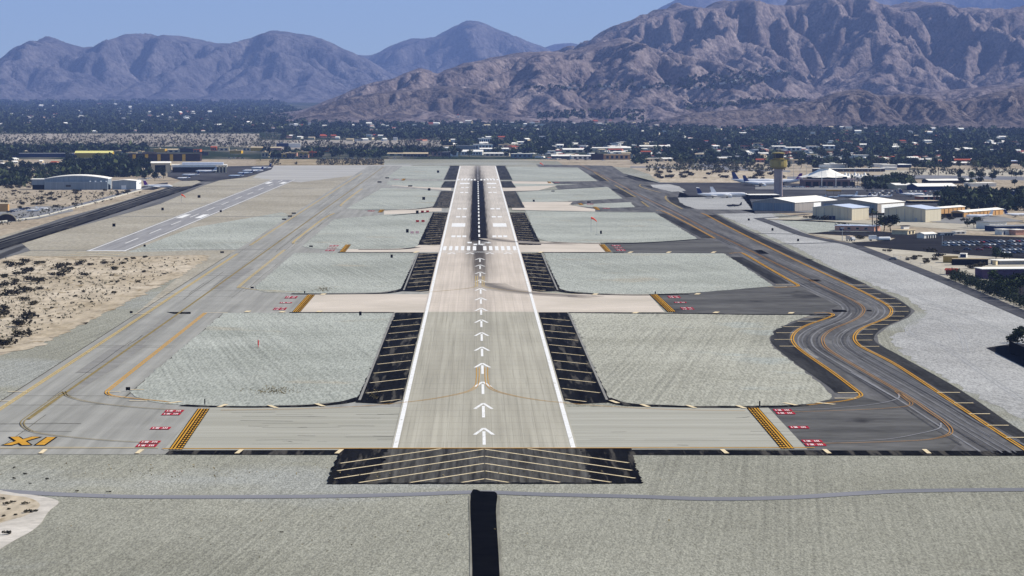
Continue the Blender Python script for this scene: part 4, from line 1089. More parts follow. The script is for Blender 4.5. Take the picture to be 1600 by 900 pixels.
tree('green', 1381, 361, 10.5, 'big dark round tree beside the low tan building and two palms', 'trees by the hangars')
tree('dark', 1392, 362, 11.5, 'biggest dark tree right of the two tall palms', 'trees by the hangars')
tree('palm', 1363, 361, 13.5, 'taller of the two palms in front of the low tan building', 'palms by the low tan building')
tree('palm', 1369.5, 362, 12.0, 'shorter of the two palms in front of the low tan building', 'palms by the low tan building')
tree('green', 845.5, 246.5, 18, 'broad round dark green tree standing alone beyond the runway end', 'trees beyond the runway end')
tree('green', 1589, 545, 7.6, 'full green tree rising behind the dark fence at the right edge', 'trees at the right edge')
tree('dark', 1603, 536, 6.5, 'dark bushy tree cut by the right edge beside the full green one', 'trees at the right edge')
clump(46, 106, 233, 258, 277, (11, 16), ['dark', 'dark', 'tall'], 'in the dark grove behind the arched grey hangar', 'grove behind the grey hangar')
clump(26, 0, 118, 233, 252, (8, 12), ['dark', 'dark', 'olive'], 'below the pale desert flat', 'trees below the desert flat')
clump(9, -5, 40, 262, 292, (6, 9), ['dark'], 'in the scrub left of the arched grey hangar', 'trees left of the grey hangar')
clump(14, 215, 262, 262, 283, (5, 9), ['dark', 'tall'], 'between the grove and the dark aircraft apron', 'trees by the dark apron')
clump(16, 400, 560, 238, 247, (8, 12), ['dark', 'green'], 'between the shops beyond the left apron', 'trees among the shops')
clump(16, 560, 700, 236, 246, (9, 13), ['dark', 'green'], 'in the clump left of the runway end', 'trees left of the runway end')
clump(10, 700, 840, 238, 247, (8, 12), ['dark', 'green'], 'among the buildings right behind the runway end', 'trees behind the runway end')
clump(14, 1040, 1075, 232, 247, (11, 16), ['dark', 'dark', 'green'], 'in the tall clump behind the taxiway end', 'clump behind the taxiway end')
clump(10, 1085, 1112, 228, 248, (11, 17), ['dark', 'green'], 'in the second clump behind the taxiway end', 'second clump behind the taxiway end')
clump(34, 1000, 1200, 246, 260, (6, 10), ['dark', 'green', 'olive'], 'along the sandy strip left of the control tower', 'trees along the sandy strip')
clump(44, 1215, 1600, 242, 264, (8, 13), ['dark', 'green', 'dark', 'olive'], 'in the belt behind the tented terminal', 'tree belt behind the terminal')
clump(24, 1352, 1422, 283, 296, (7, 10), ['dark', 'green', 'green'], 'in the garden right of the tented terminal', 'trees right of the terminal')
clump(5, 1326, 1350, 290, 293, (8, 10), ['palm'], 'in front of the small white canopies', 'palms by the terminal')
clump(4, 1419, 1437, 273.5, 275, (10, 12), ['palm'], 'in the near row beside the wide road', 'palms by the wide road')
clump(5, 1450, 1467, 273.5, 275, (10, 12), ['palm'], 'in the far row beside the wide road', 'palms by the wide road, far row')
clump(16, 1495, 1600, 277, 292, (7, 10), ['dark', 'green', 'tall'], 'around the long white sheds', 'trees around the long white sheds')
clump(34, 1462, 1600, 306, 329, (8, 12), ['dark', 'dark', 'tall'], 'in the dark mass behind the tan hangar row', 'trees behind the tan hangar row')
clump(5, 1510, 1540, 352, 359, (5, 7.5), ['dark', 'green'], 'beside the white garage with four doors', 'trees by the white garage')
clump(6, 1548, 1578, 396, 409, (3.5, 5), ['dark', 'green'], 'at the near edge of the dark car lot', 'trees at the car lot edge')
clump(14, 1545, 1610, 446, 470, (5.5, 8.5), ['dark', 'dark', 'green'], 'behind the dark hedge by the purple building', 'trees behind the dark hedge')

# scrub bushes: one mesh each, copied
def bush_mesh(seed, n=7, per=34, mat=None):
    r = np.random.default_rng(seed)
    cs = [((r.random() - .5) * 1.1, (r.random() - .5) * 1.1, .25 + .35 * r.random()) for _ in range(n)]
    V, Fc = leaf_cloud(cs, [.3 + .2 * r.random() for _ in range(n)], per, .11, r)
    V[:, 2] = np.maximum(V[:, 2], -.05)
    return mesh_np('bush', V, Fc, mat or l_scrub)
BUSH = [bush_mesh(s) for s in (1, 2, 3)]; l_brush = leaf('dark brush', (0.03, 0.026, 0.014), (0.06, 0.051, 0.028), obj_random=.35)
BUSHD = [bush_mesh(s, 7, 26, l_brush) for s in (4, 5, 6)]
def bush(u, v, size, dark=False, squash=.75):
    x, y, z = GV(u, v)
    o = bpy.data.objects.new('bush', random.choice(BUSHD if dark else BUSH)); COL.objects.link(o)
    o.location = (x, y, z + .12); o.rotation_euler = (0, 0, random.random() * 6.28)
    size *= .9
    o.scale = (size, size * random.uniform(.8, 1.3), size * squash)
    return o
def bushes(spots, phrase, group):
    items = []
    for u, v, s, d in spots:
        o = bush(u, v, s, d); o['group'] = group
        items.append((u, o, ('large ' if s > 4.2 else 'small ' if s < 2.6 else '') + ('dark shrub' if d else 'dry shrub')))
    ordinal(items, phrase, 'shrub')
near = [(25, 417, 5.0), (40, 427, 4.6), (30, 431, 4.2), (12, 449, 5), (16, 462, 5.5), (36, 457, 4.8), (48, 440, 4.5), (57, 443, 4.6), (40, 411, 4), (56, 413, 3), (66, 412, 2.5), (95, 421, 4.6), (104, 416, 3.6), (90, 433, 4.4), (101, 428, 4), (132, 432, 3.4),
        (110, 422, 3), (121, 415, 3.4), (129, 412, 3.4), (142, 415, 2.5), (163, 413, 2.8), (181, 422, 3.2), (192, 413, 2.2), (208, 405, 2), (224, 426, 2), (227, 403, 2.2), (43, 498, 5.2), (30, 511, 5), (34, 526, 4.4), (6, 543, 5.2), (4, 485, 4), (2, 495, 4), (38, 470, 3.2), (51, 477, 3.2), (26, 441, 3.0), (8, 434, 3), (62, 453, 2.6), (10, 412, 2.5)]
bushes([(u, v, s, s > 3.3) for u, v, s in near], 'in the sand beside the grey taxiway', 'shrubs in the sandy scrub')
sp = []
while len(sp) < 40:
    u, v = random.uniform(0, 320), random.uniform(404, 545)
    if u + (v - 402) * 2.25 < 318 and v < 404 + 140: sp.append((u, v, random.uniform(.9, 1.9), random.random() < .5))
bushes(sp, 'low in the sand beside the grey taxiway', 'low shrubs in the sandy scrub')
bushes([(4, 781, .9, True), (10, 790, 1.1, True), (20, 787, .9, True), (39, 789, 1.0, True), (15, 797, .6, False), (45, 802, 1.3, True), (56, 800, .7, False), (10, 836, 1.3, True), (5, 808, .7, False), (25, 806, .6, False)], 'on the bottom left sand bank', 'shrubs on the sand bank')
bushes([(22, 732, .6, False), (39, 742, .7, False), (22, 749, .7, False), (73, 750, .7, False), (120, 769, .6, True), (170, 770, .6, True), (440, 833, .5, False), (47, 757, .5, False)], 'on the foreground gravel', 'weeds on the foreground gravel')
bushes([(random.uniform(25, 230), 0, random.uniform(2.5, 4.6), random.random() < .6) for _ in range(0)], 'x', 'x')
sp = []
for k in range(40):
    u = random.uniform(0, 205); v = random.uniform(300, 326) if u < 120 else random.uniform(299, 316 - (u - 120) * .16)
    sp.append((u, v, random.uniform(2.0, 4.4), random.random() < .65))
bushes(sp, 'before the arched grey hangar', 'shrubs before the grey hangar')
sp = [(random.uniform(0, 110), random.uniform(262, 296), random.uniform(3, 5.2), True) for k in range(34)]
bushes(sp, 'in the scrub behind the arched grey hangar', 'shrubs behind the grey hangar')
sp = [(random.uniform(1020, 1228), random.uniform(269, 282), random.uniform(3, 6), random.random() < .5) for k in range(46)]
bushes(sp, 'on the sandy strip beyond the right apron', 'shrubs on the sandy strip')
bushes([(1276, 343, 5, True), (1290, 344, 5.5, True), (1265, 342, 4, True), (1340, 340, 5, False), (1348, 339, 5, False), (1357, 338, 4.5, False), (1316, 356, 5.2, True), (1324, 356, 4.6, True), (1455, 344, 6, False), (1464, 343, 6.5, False), (1473, 342, 6, False), (1486, 344, 4, True), (1507, 346, 4, True),
        (1344, 374, 4.6, False), (1387, 394, 3, True), (1467, 403, 4, True), (1456, 394, 4, True), (1448, 393, 2.5, True), (1418, 407, 2, False), (1430, 403, 2.4, False), (1438, 402, 2, True), (1446, 412, 3, True), (1422, 405, 2, True), (1428, 406, 2.2, False), (1446, 407, 2.4, False), (1460, 407, 2.6, False), (1495, 395, 2.6, True), (1520, 420, 4, False), (1530, 418, 4.4, False), (1495, 414, 3, True)],
       'around the right hangars', 'shrubs around the hangars')

# where the woodland meets the hills, seen along each line of sight
def hillbase(u): return np.interp(u, [0, 430, 470, 560, 640, 900, 1010, 1040, 1100, 1300, 1420, 1500, 1600], [157, 160, 176, 185, 187, 183, 184, 192, 195, 196, 199, 203, 205])
CLEAR = []
DIMS = {}
# ------------------------------------------------------------------ buildings
PHI = RAD(56)
def building(name, label, cat, u, v, wl_px, wr_px, h_px, phi=PHI, wall=w_white, roof=r_white, gable=0.0, L1=None, L2=None, side_mat=None, doors=(), windows=(), group=None, over=.5, ridge='x', parapet=False):
    """near corner at photo pixel (u, v); wl/wr: visible widths of its left and right faces; h: eaves height in photo pixels"""
    x, y, z = GV(u, v); m = MPP(y)
    e1x, e2x = abs(sin(phi)), abs(cos(phi))
    L2 = L2 or wr_px * m / max(e2x, .12); L1 = L1 or wl_px * m / max(e1x, .12); h = h_px * m
    o = empty(name, (x, y, z), phi, label, cat, group)
    if v < 264: CLEAR.append((u + (wr_px if wr_px > 2 else L2 * abs(e2x) / m) / 2 - wl_px / 2, v, ((wr_px if wr_px > 2 else L2 * abs(e2x) / m) + wl_px) / 2 + 1, max(3.6, h_px * 1.9)))
    b = MB()
    if gable:
        g = gable * m
        if ridge == 'x': pro = [(0, 0), (L1, 0), (L1, h), (L1 / 2, h + g), (0, h)]; ringA = [(0, p[0], p[1]) for p in pro]; ringB = [(L2, p[0], p[1]) for p in pro]
        else: pro = [(0, 0), (L2, 0), (L2, h), (L2 / 2, h + g), (0, h)]; ringA = [(p[0], L1, p[1]) for p in pro]; ringB = [(p[0], 0, p[1]) for p in pro]
        b.rings([ringA[::-1], ringB[::-1]])
        b.build('wall', wall, o)
        r = MB(); t = .25
        for sgn in (0, 1):
            if ridge == 'x':
                ya, yb_ = (0 - over, L1 / 2) if sgn == 0 else (L1 + over, L1 / 2)
                za = h - over * g / (L1 / 2); A = [(-over, ya, za + .05), (L2 + over, ya, za + .05), (L2 + over, yb_, h + g + .05), (-over, yb_, h + g + .05)]
            else:
                xa, xb = (0 - over, L2 / 2) if sgn == 0 else (L2 + over, L2 / 2)
                za = h - over * g / (L2 / 2); A = [(xa, -over, za + .05), (xa, L1 + over, za + .05), (xb, L1 + over, h + g + .05), (xb, -over, h + g + .05)]
            B = [(p[0], p[1], p[2] + t) for p in A]
            r.rings([A, B])
        r.build('roof', roof, o)
    else:
        b.box(0, L2, 0, L1, 0, h)
        b.build('wall', wall, o)
        r = MB(); r.box(-over, L2 + over, -over, L1 + over, h + .01, h + max(.3, .05 * h))
        if parapet: r.box(L2 * .3, L2 * .5, L1 * .3, L1 * .6, h + max(.3, .05 * h) + .01, h * 1.3)
        r.build('roof', roof, o)
    for face, a, c, z0, z1, mt, nm in list(doors) + list(windows):
        d = MB()
        if nm == 'window' and v > 228:                # a frame with its pane
            f_ = MB(); g0, g1 = a - (c - a) * .12, c + (c - a) * .12; k0, k1 = max(.02, z0 - .06), min(.97, z1 + .06)
            if face == 'R': f_.box(L2 * g0, L2 * g1, -.08, .05, h * k0, h * k1); d.box(L2 * a, L2 * c, -.11, -.081, h * z0, h * z1)
            else: f_.box(-.08, .05, L1 * g0, L1 * g1, h * k0, h * k1); d.box(-.11, -.081, L1 * a, L1 * c, h * z0, h * z1)
            d.build('pane', mt, f_.build('window', w_grey, o)); continue
        if face == 'R': d.box(L2 * a, L2 * c, -.12, .05, h * z0, h * z1)
        else: d.box(-.12, .05, L1 * a, L1 * c, h * z0, h * z1)
        d.build(nm, mt, o)
    DIMS[o.name] = (L2, L1, h)
    return o
def win(face, n, z0, z1, frac=.5, a0=.06, a1=.94, mt=None, nm='window'):
    s = (a1 - a0) / n
    return [(face, a0 + s * (k + (1 - frac) / 2), a0 + s * (k + (1 + frac) / 2), z0, z1, mt or m_glass, nm) for k in range(n)]
D = lambda f, a, c, z1, mt=None, nm='door': [(f, a, c, 0.01, z1, mt or m_door, nm)]

# right side hangars
building('hangar', 'grey blue hangar with a white roof in front of the control tower', 'hangar', 1242, 330.4, 63, 80, 13.5, wall=surf('grey hangar cladding', (.30, .28, .26), (.36, .33, .30), scale=.6, stretch=(1, 1, .05)), roof=r_white, gable=6.5, ridge='x', doors=D('R', .44, 1.0, .86) + [('L', .03, .49, .02, .92, w_blue, 'sliding_door'), ('L', .51, .97, .02, .92, w_blue, 'sliding_door')])
building('hangar', 'large white-roofed hangar behind the two beige hangars', 'hangar', 1371, 333.5, 82, 54, 15.5, wall=surf('tan hangar cladding', (.38, .33, .28), (.43, .38, .32), scale=.6, stretch=(1, 1, .05)), roof=r_white, gable=6, ridge='x', doors=D('R', .14, .98, .86) + [('L', .05, .95, .02, .9, w_blue, 'sliding_door')])
building('hangar', 'left one of the two beige metal hangars with a pale blue roof', 'hangar', 1331, 344.6, 57, 33, 19, wall=w_beige, roof=r_blue, gable=4.5, ridge='x', doors=[('L', .42, .58, .01, .35, w_dblue, 'door')])
building('hangar', 'right one of the two beige metal hangars, beside the tan hangar row', 'hangar', 1446, 347.2, 59, 32, 20, wall=w_beige, roof=r_blue, gable=4.5, ridge='x', doors=[('L', .2, .26, .01, .3, m_metal, 'door')])
building('hangar_row', 'long tan row of small hangars with a white roof', 'hangar row', 1506, 339.8, 18, 84, 8.2, wall=w_tan, roof=r_white, gable=2.0, ridge='x', windows=win('R', 9, .02, .82, .12, mt=m_open, nm='opening') + D('L', .1, .9, .8, w_dark, 'door'))
building('hangar_row', 'shorter tan row of small hangars behind the right beige hangar', 'hangar row', 1470, 334.5, 14, 50, 9, wall=w_tan, roof=r_white, gable=1.5, ridge='x', windows=win('R', 5, .02, .82, .12, mt=m_open, nm='opening'))
building('garage', 'small white garage with four roller doors', 'garage', 1546, 358.2, 6, 30, 11, phi=RAD(28), L1=14, wall=w_white, roof=r_grey, windows=win('R', 4, .02, .62, .5, mt=w_grey, nm='roller_door'))
building('shed', 'dark blue open shed behind the car lot', 'shed', 1556, 362, 3, 70, 8, phi=RAD(20), L1=14, wall=w_dblue, roof=r_grey)
building('shed', 'white box cabin in front of the dark blue shed', 'cabin', 1566, 367, 4, 14, 8, phi=RAD(24), L1=8, wall=w_white, roof=r_white, doors=[('R', .2, .35, .01, .7, w_dblue, 'door')])
building('shed', 'tan box cabin right of the white box cabin', 'cabin', 1587, 367.5, 3, 16, 8, phi=RAD(24), L1=8, wall=w_pink, roof=r_white)
building('low_building', 'low tan building with three windows behind the two palms', 'building', 1366, 361.8, 37, 14, 8.0, phi=RAD(66), wall=w_pink, roof=r_blue, L1=26, windows=win('L', 3, .4, .7, .3, .1, .75) + [('L', .78, .88, .01, .75, w_dblue, 'door')])
building('low_building', 'small tan flat-roofed building right of the big dark tree', 'building', 1418, 367, 23, 16, 6.5, phi=RAD(60), wall=w_cream, roof=r_tan, windows=win('R', 2, .2, .8, .4, mt=m_open))
building('shed', 'white shed roof box between tan buildings at right', 'shed', 1412, 358, 4, 10, 5, phi=RAD(40), wall=w_white, roof=r_dark)
building('low_building', 'white building with a row of dark arches beside the car lot', 'building', 1444, 373, 10, 21, 7.0, phi=RAD(40), wall=w_white, roof=r_white, gable=2, windows=win('R', 4, .05, .7, .5, .15, .98, mt=m_open, nm='arch'))
building('low_building', 'long low grey shelter right of the white arched building', 'shelter', 1470, 368.8, 4, 22, 4.5, phi=RAD(25), wall=w_grey, roof=r_grey, windows=win('R', 4, .1, .7, .6))
building('low_building', 'low white cabin left of the dirt lot behind the lorries', 'cabin', 1493, 366, 4, 18, 4, phi=RAD(25), wall=w_white, roof=r_white, windows=win('R', 2, .3, .7, .4))
building('container', 'yellow ochre container on the pale dirt', 'container', 1497, 411, 23, 3, 10.2, phi=RAD(80), L2=5, wall=surf('ochre container', (.36, .24, .07), (.42, .28, .09), scale=.4, stretch=(4, 4, .1)), roof=r_tan, over=.05)
building('container', 'white container with a dark side behind the black one', 'container', 1510, 403, 10, 4, 6, phi=RAD(75), L2=5, wall=w_white, roof=r_white, over=.05, doors=[('L', .1, .9, .15, .9, w_dblue, 'door')])
building('container', 'long black container beside the ochre container', 'container', 1544, 415, 46, 4, 9.8, phi=RAD(84), L2=5, L1=18, wall=surf('black container', (.012, .012, .012), var=.2), roof=r_tan, over=.05)
building('shed', 'small cream shed at the end of the black container', 'shed', 1556, 415, 5, 4, 8, phi=RAD(60), wall=w_cream, roof=r_white)
building('shed', 'low white roofed carport right of the cream shed', 'carport', 1562, 414, 3, 60, 6, phi=RAD(12), L1=12, wall=w_grey, roof=r_white)
building('low_building', 'purple grey building behind the dark hedge', 'building', 1536, 436.5, 2, 90, 15.5, phi=RAD(6), L1=14, wall=w_purple, roof=r_white)
building('shed', 'red shed at the end of the dark hedge', 'shed', 1493, 430, 15, 6, 7.5, phi=RAD(70), wall=flat('red shed wall', 120, 48, 44, .6), roof=flat('red roof', 176, 84, 74, .65), gable=2, ridge='y')
building('shed', 'long white roofed shed behind the terminal car park, nearer', 'shed', 1434, 297.5, 6, 64, 6, phi=RAD(14), L1=26, wall=w_dblue, roof=r_white, gable=4)
building('shed', 'white roofed shed left of the terminal car park sheds', 'shed', 1400, 296, 4, 28, 6.5, phi=RAD(14), L1=26, wall=w_cream, roof=r_white, gable=2.5)
building('shed', 'long white roofed shed among trees, farther from the car park', 'shed', 1452, 287, 4, 68, 4.5, phi=RAD(8), L1=26, wall=w_dark, roof=r_white, gable=2.0)
building('shed', 'white shed right of the farther white roofed shed', 'shed', 1516, 291.5, 4, 42, 5, phi=RAD(8), L1=20, wall=w_white, roof=r_white)
building('low_building', 'dark blue warehouse among trees at the right edge', 'warehouse', 1556, 307, 4, 60, 8, phi=RAD(8), L1=22, wall=w_dblue, roof=r_grey)
building('low_building', 'brown and white low building behind the apron jets', 'building', 1440, 312, 3, 32, 4.5, phi=RAD(10), L1=18, wall=w_orange, roof=r_white, windows=win('R', 3, .1, .8, .5))
building('low_building', 'cream low building left of the brown and white one', 'building', 1424, 318, 3, 44, 3.5, phi=RAD(8), L1=16, wall=w_dark, roof=r_tan)
def details(o, units=0, vents=0, pipes=0):
    L2, L1, h = DIMS[o.name]
    for k in range(units):
        b = MB(); x0 = L2 * (.15 + .7 * k / max(units, 1)); b.box(x0, x0 + 2.4, L1 * .2, L1 * .2 + 2, h + .6, h + 2.2); b.build('roof_unit', w_grey, o)
    for k in range(pipes):
        b = MB(); y0 = L1 * (k + .5) / pipes; b.box(-.32, -.121, y0 - .12, y0 + .12, 0, h); b.build('downpipe', m_metal, o)
for o in list(COL.objects):
    if o.name.startswith('hangar') and o.name in DIMS and o.parent is None and 'row' not in o.name: details(o, 0, 0, 5)
building('shelter', 'dark open aircraft shelter with a pale roof behind the grey blue hangar', 'shelter', 1172, 311.5, 4, 46, 6.5, phi=RAD(4), L1=24, wall=m_open, roof=r_white)
building('low_building', 'white hall above the right end of the long white walkway', 'building', 1380, 263, 3, 22, 5, phi=RAD(4), L1=18, wall=w_white, roof=r_white)
building('low_building', 'long white low hall in the trees above the tented terminal, right', 'building', 1318, 247, 3, 40, 4.5, phi=RAD(4), L1=18, wall=w_white, roof=r_white)
building('low_building', 'long white low hall in the trees above the tented terminal, left', 'building', 1262, 246, 3, 36, 4, phi=RAD(4), L1=18, wall=w_white, roof=r_tan)
# terminal canopies behind the tented hall
building('canopy_walk', 'long white covered walkway behind the tented terminal', 'walkway', 1272, 268.5, 3, 112, 4.6, phi=RAD(3), L1=14, wall=w_dark, roof=r_white, windows=win('R', 10, .05, .75, .85))
building('terminal_block', 'white flat block right behind the tented terminal', 'building', 1289, 262.5, 3, 36, 6, phi=RAD(3), L1=30, wall=w_white, roof=r_white, parapet=True)
building('low_building', 'tan low office left of the tented terminal, among trees', 'building', 1238, 256, 3, 31, 6, phi=RAD(4), L1=20, wall=w_cream, roof=r_tan, windows=win('R', 4, .3, .75, .5))
building('canopy_walk', 'low white building in the trees right of the long walkway', 'building', 1366, 261, 3, 24, 4.5, phi=RAD(6), L1=18, wall=w_white, roof=r_white)

# tented terminal
x, y, z = GV(1293, 291.5); mp = MPP(y)
t = empty('terminal', (x, y, z), RAD(4), 'airport terminal with a white tented roof over brown walls', 'terminal')
wT = 75 * mp; b = MB(); b.box(-wT * .48, wT * .48, 0, wT * .6, 0, 6.2); b.build('wall', flat('mauve brown wall', 150, 122, 116, .7), t)
b = MB(); b.box(-wT * .52, wT * .62, -3, wT * .62, 6.21, 7.0); b.build('lower_roof', flat('mauve fascia', 178, 160, 158, .8), t)
b = MB(); b.box(-wT * .42, wT * .42, 2, wT * .55, 7.01, 9.4); b.build('clerestory', m_glass, t)
b = MB(); N = 32; rg = []
for k in range(8):
    q = k / 7; rr = (1 - q) * .92 + .1; zz = 9.0 + (q ** 1.6) * 9.2 if False else 9.0 + 9.5 * (1 - (1 - q) ** .62) if False else 9.0 + 9.0 * q ** 1.35
    rg.append([(wT * .54 * rr * cos(2 * pi * i / N) * (1 + .03 * (i % 4 == 0) * (1 - q)), wT * .3 + wT * .32 * rr * sin(2 * pi * i / N), zz - .5 * (i % 4 != 0) * (1 - q)) for i in range(N)])
b.rings(rg); b.build('tent_roof', r_white, t)
tr_ = [c for c in t.children if c.name.startswith('tent_roof')][0]
b = MB(); b.box(-5.2, 5.2, wT * .3 - 4, wT * .3 + 4, 18, 20.4); b.build('roof_lantern', w_white, tr_)
for i in range(7):
    b = MB(); xx = -wT * .46 + i * wT * .155; b.box(xx, xx + wT * .11, -.15, .05, .4, 4.6); b.build('window' if i > 2 else 'doorway', m_glass if i > 2 else m_open, t)
for i, (uu, vv) in enumerate(((1284, 292), (1306, 292))):
    b = MB(); q = GV(uu, vv); b.tube([(0, 0, 0), (0, 0, 15)], .22); o = b.build('mast', m_whiteh); o.location = q
    tag(o, ['slim white mast in front of the tented terminal, left one', 'slim white mast in front of the tented terminal, right one'][i], 'mast')
items = []
for k in range(7):
    uu = 1321 + k * 5.0; q = GV(uu, 284 + (k % 3) * 1.3); o = empty('canopy', q, 0, None, 'canopy', 'small white canopies by the terminal')
    b = MB(); b.lathe([(3.6, 6.0), (2.0, 6.7), (.35, 9.6)], 8); b.build('tent', r_white, o)
    b = MB()
    for sx in (-1, 1):
        for sy in (-1, 1): b.tube([(sx * 2.3, sy * 2.3, 0), (sx * 2.3, sy * 2.3, 6.1)], .16, 5)
    b.build('frame', m_whiteh, o); items.append((uu, o, 'small white tent canopy'))
ordinal(items, 'right of the tented terminal', 'canopy')

# control tower
x, y, z = GV(1216, 307); m_ = MPP(y)
t = empty('control_tower', (x, y, z), RAD(12), 'mauve control tower with a gold ring and dark glazed cab', 'control tower')
b = MB(); r_ = 6.9 * m_; b.lathe([(r_ * 1.04, 0), (r_, 2), (r_, 23.5)], 12); b.build('shaft', m_tower, t)
b = MB(); b.box(r_ * .2, r_ * .2 + 1.2, -r_ - .9, -r_ * .75, 0, 22); b.build('service_fin', flat('pale fin', 214, 196, 190, .8), t)
b = MB(); b.lathe([(r_ * 1.0, 23.5), (13.2 * m_, 25.2), (13.6 * m_, 26.6), (13.6 * m_, 31.2), (12.8 * m_, 31.5), (8, 31.9)], 16); b.build('ring_deck', m_gold, t)
b = MB(); b.lathe([(9.0 * m_, 31.7), (9.6 * m_, 33.0)], 8); b.build('cab_base', m_gold, t)
b = MB(); b.lathe([(8.4 * m_, 33.01), (9.6 * m_, 36.8)], 8); b.build('cab_glazing', m_glass, t)
b = MB(); b.lathe([(10.2 * m_, 36.81), (10.2 * m_, 37.5), (3, 38.0)], 8); b.build('roof', m_gold, t)
b = MB(); b.tube([(0, 0, 38), (0, 0, 43)], .09, 5); b.tube([(1.5, 1, 38), (1.5, 1, 41)], .07, 5); b.build('antenna', m_metal, t)

# left side: grey hangars, flight centre, shops
x, y, z = GV(119, 296.5); m_ = MPP(y)
t = empty('hangar', (x, y, z), RAD(2), 'wide grey hangar with a shallow arched white roof at left', 'hangar')
W = 49 * m_
b = MB(); n = 14; prof = [(-W, 0)] + [(-W + 2 * W * i / n, 9.6 + 3.0 * (1 - (2 * i / n - 1) ** 2)) for i in range(n + 1)] + [(W, 0)]
b.rings([[(p[0], 40, p[1]) for p in prof][::-1], [(p[0], 3, p[1]) for p in prof][::-1]]); b.build('wall', w_blue, t)
b = MB(); up = [(p[0] * 1.02, p[1]) for p in prof[1:-1]]
b.rings([[(p[0], -.5 + 3, p[1] + .02) for p in up] + [(p[0], 2.5, p[1] + .55) for p in up[::-1]], [(p[0], 41, p[1] + .02) for p in up] + [(p[0], 41, p[1] + .55) for p in up[::-1]]]); b.build('roof', r_white, t)
b = MB(); b.box(-W, W, -2, 2.99, 0, 7.2); b.build('lean_to', surf('ribbed grey cladding', (.20, .24, .28), (.25, .29, .33), scale=.7, stretch=(1, 1, .03)), t)
b = MB(); b.box(-W * .32, -W * .16, -2.2, -1.98, 2.8, 4.6); b.build('window', m_glass, t)
for k in range(4):
    b = MB(); b.box(W * (.42 + .17 * k), W * (.46 + .17 * k), -1, 1, 7.21, 8.2); b.build('roof_vent', m_whiteh, t)
b = MB(); b.box(-W * 1.42, -W * 1.001, 3, 22, 4.5, 9.2); b.build('annex', w_blue, t)
b = MB(); b.box(-W * 1.45, -W * 1.0, 2.5, 22.5, 9.21, 9.9); b.build('annex_roof', r_white, t)
b = MB(); b.box(-W * 1.40, -W * 1.002, 4, 20, 0, 4.49); b.build('annex_opening', m_open, t)
building('hangar', 'small grey hangar with its sunlit end coloured white, right of the arched one', 'hangar', 213, 296.2, 38, 7, 13.2, phi=RAD(86), L2=24, wall=surf('grey blue sheet wall', (.27, .31, .34), (.32, .36, .39), scale=.7, stretch=(1, 1, .04)), roof=r_white, gable=1.6, ridge='x', doors=[('L', .42, .62, .01, .5, m_whiteh, 'door'), ('R', .0, 1.0, .0, .999, m_door, 'lit_end_wall')])  # bright sunlight on the right end is put into a white panel
building('shed', 'red roofed shed behind the arched grey hangar', 'shed', 138, 275.5, 2, 28, 3, phi=RAD(4), L1=12, wall=w_dark, roof=flat('faded red roof', 190, 92, 88, .8), gable=3.2)
t = building('flight_centre', 'flight centre with long white and blue grey roofs by the dark apron', 'building', 236, 270, 2, 30, 15, phi=RAD(4), L1=24, wall=w_cream, roof=r_white, gable=2, doors=[('R', .2, .75, .02, .8, m_open, 'opening')])
m_ = MPP(GV(236, 270)[1])
b = MB(); b.box(31 * m_, 118 * m_, 2, 26, 6.2, 8.8); b.build('fascia', r_white, t)
b = MB(); b.box(33 * m_, 116 * m_, 4, 24, 0, 6.19); b.build('lower_wall', w_dark, t)
b = MB(); b.box(48 * m_, 112 * m_, 8, 26, 8.81, 11.2); b.build('upper_roof', r_blue, t)
for k in range(4):
    b = MB(); b.box((100 + 5 * k) * m_, (102.5 + 5 * k) * m_, -1, 2, 0, 8); b.build('column', w_cream, t)
t = building('cinema', 'yellow and dark striped long shop building behind the flight centre', 'building', 200, 252, 2, 112, 11, phi=RAD(2), L1=40, wall=w_dark, roof=r_dark, windows=win('R', 5, .02, .98, .26, .0, .86, mt=w_yellow, nm='yellow_pier'))
building('shop', 'pale yellow long building above the dark grove', 'shop', 117, 246.5, 2, 58, 7.2, phi=RAD(2), L1=30, wall=w_yellow, roof=flat('pale yellow roof', 232, 222, 140, .85), gable=3)
building('warehouse', 'dark flat warehouse among trees left of the pale yellow building', 'warehouse', 20, 246, 2, 92, 6, phi=RAD(2), L1=30, wall=w_dblue, roof=r_grey)
x, y, z = GV(10, 346); t = empty('quonset_hut', (x, y, z), RAD(8), 'round-topped hut with a cream rim at the left edge', 'hut')
b = MB(); n = 12; pr_ = [(6.4 * cos(pi * i / n), 5.0 * sin(pi * i / n)) for i in range(n + 1)]
b.rings([[(p[0], 12, p[1]) for p in pr_], [(p[0], 0, p[1]) for p in pr_]]); b.build('shell', w_dark, t)
b = MB(); b.rings([[(p[0] * 1.0, -.6, p[1]) for p in pr_] + [(p[0] * 1.1, -.6, p[1] * 1.12) for p in pr_[::-1]], [(p[0] * 1.0, .6, p[1]) for p in pr_] + [(p[0] * 1.1, .6, p[1] * 1.12) for p in pr_[::-1]]]); b.build('rim', w_cream, t)
building('low_building', 'tan building cut by the left edge behind the round-topped hut', 'building', -14, 331, 2, 26, 12, phi=RAD(4), L1=12, wall=w_tan, roof=r_tan)

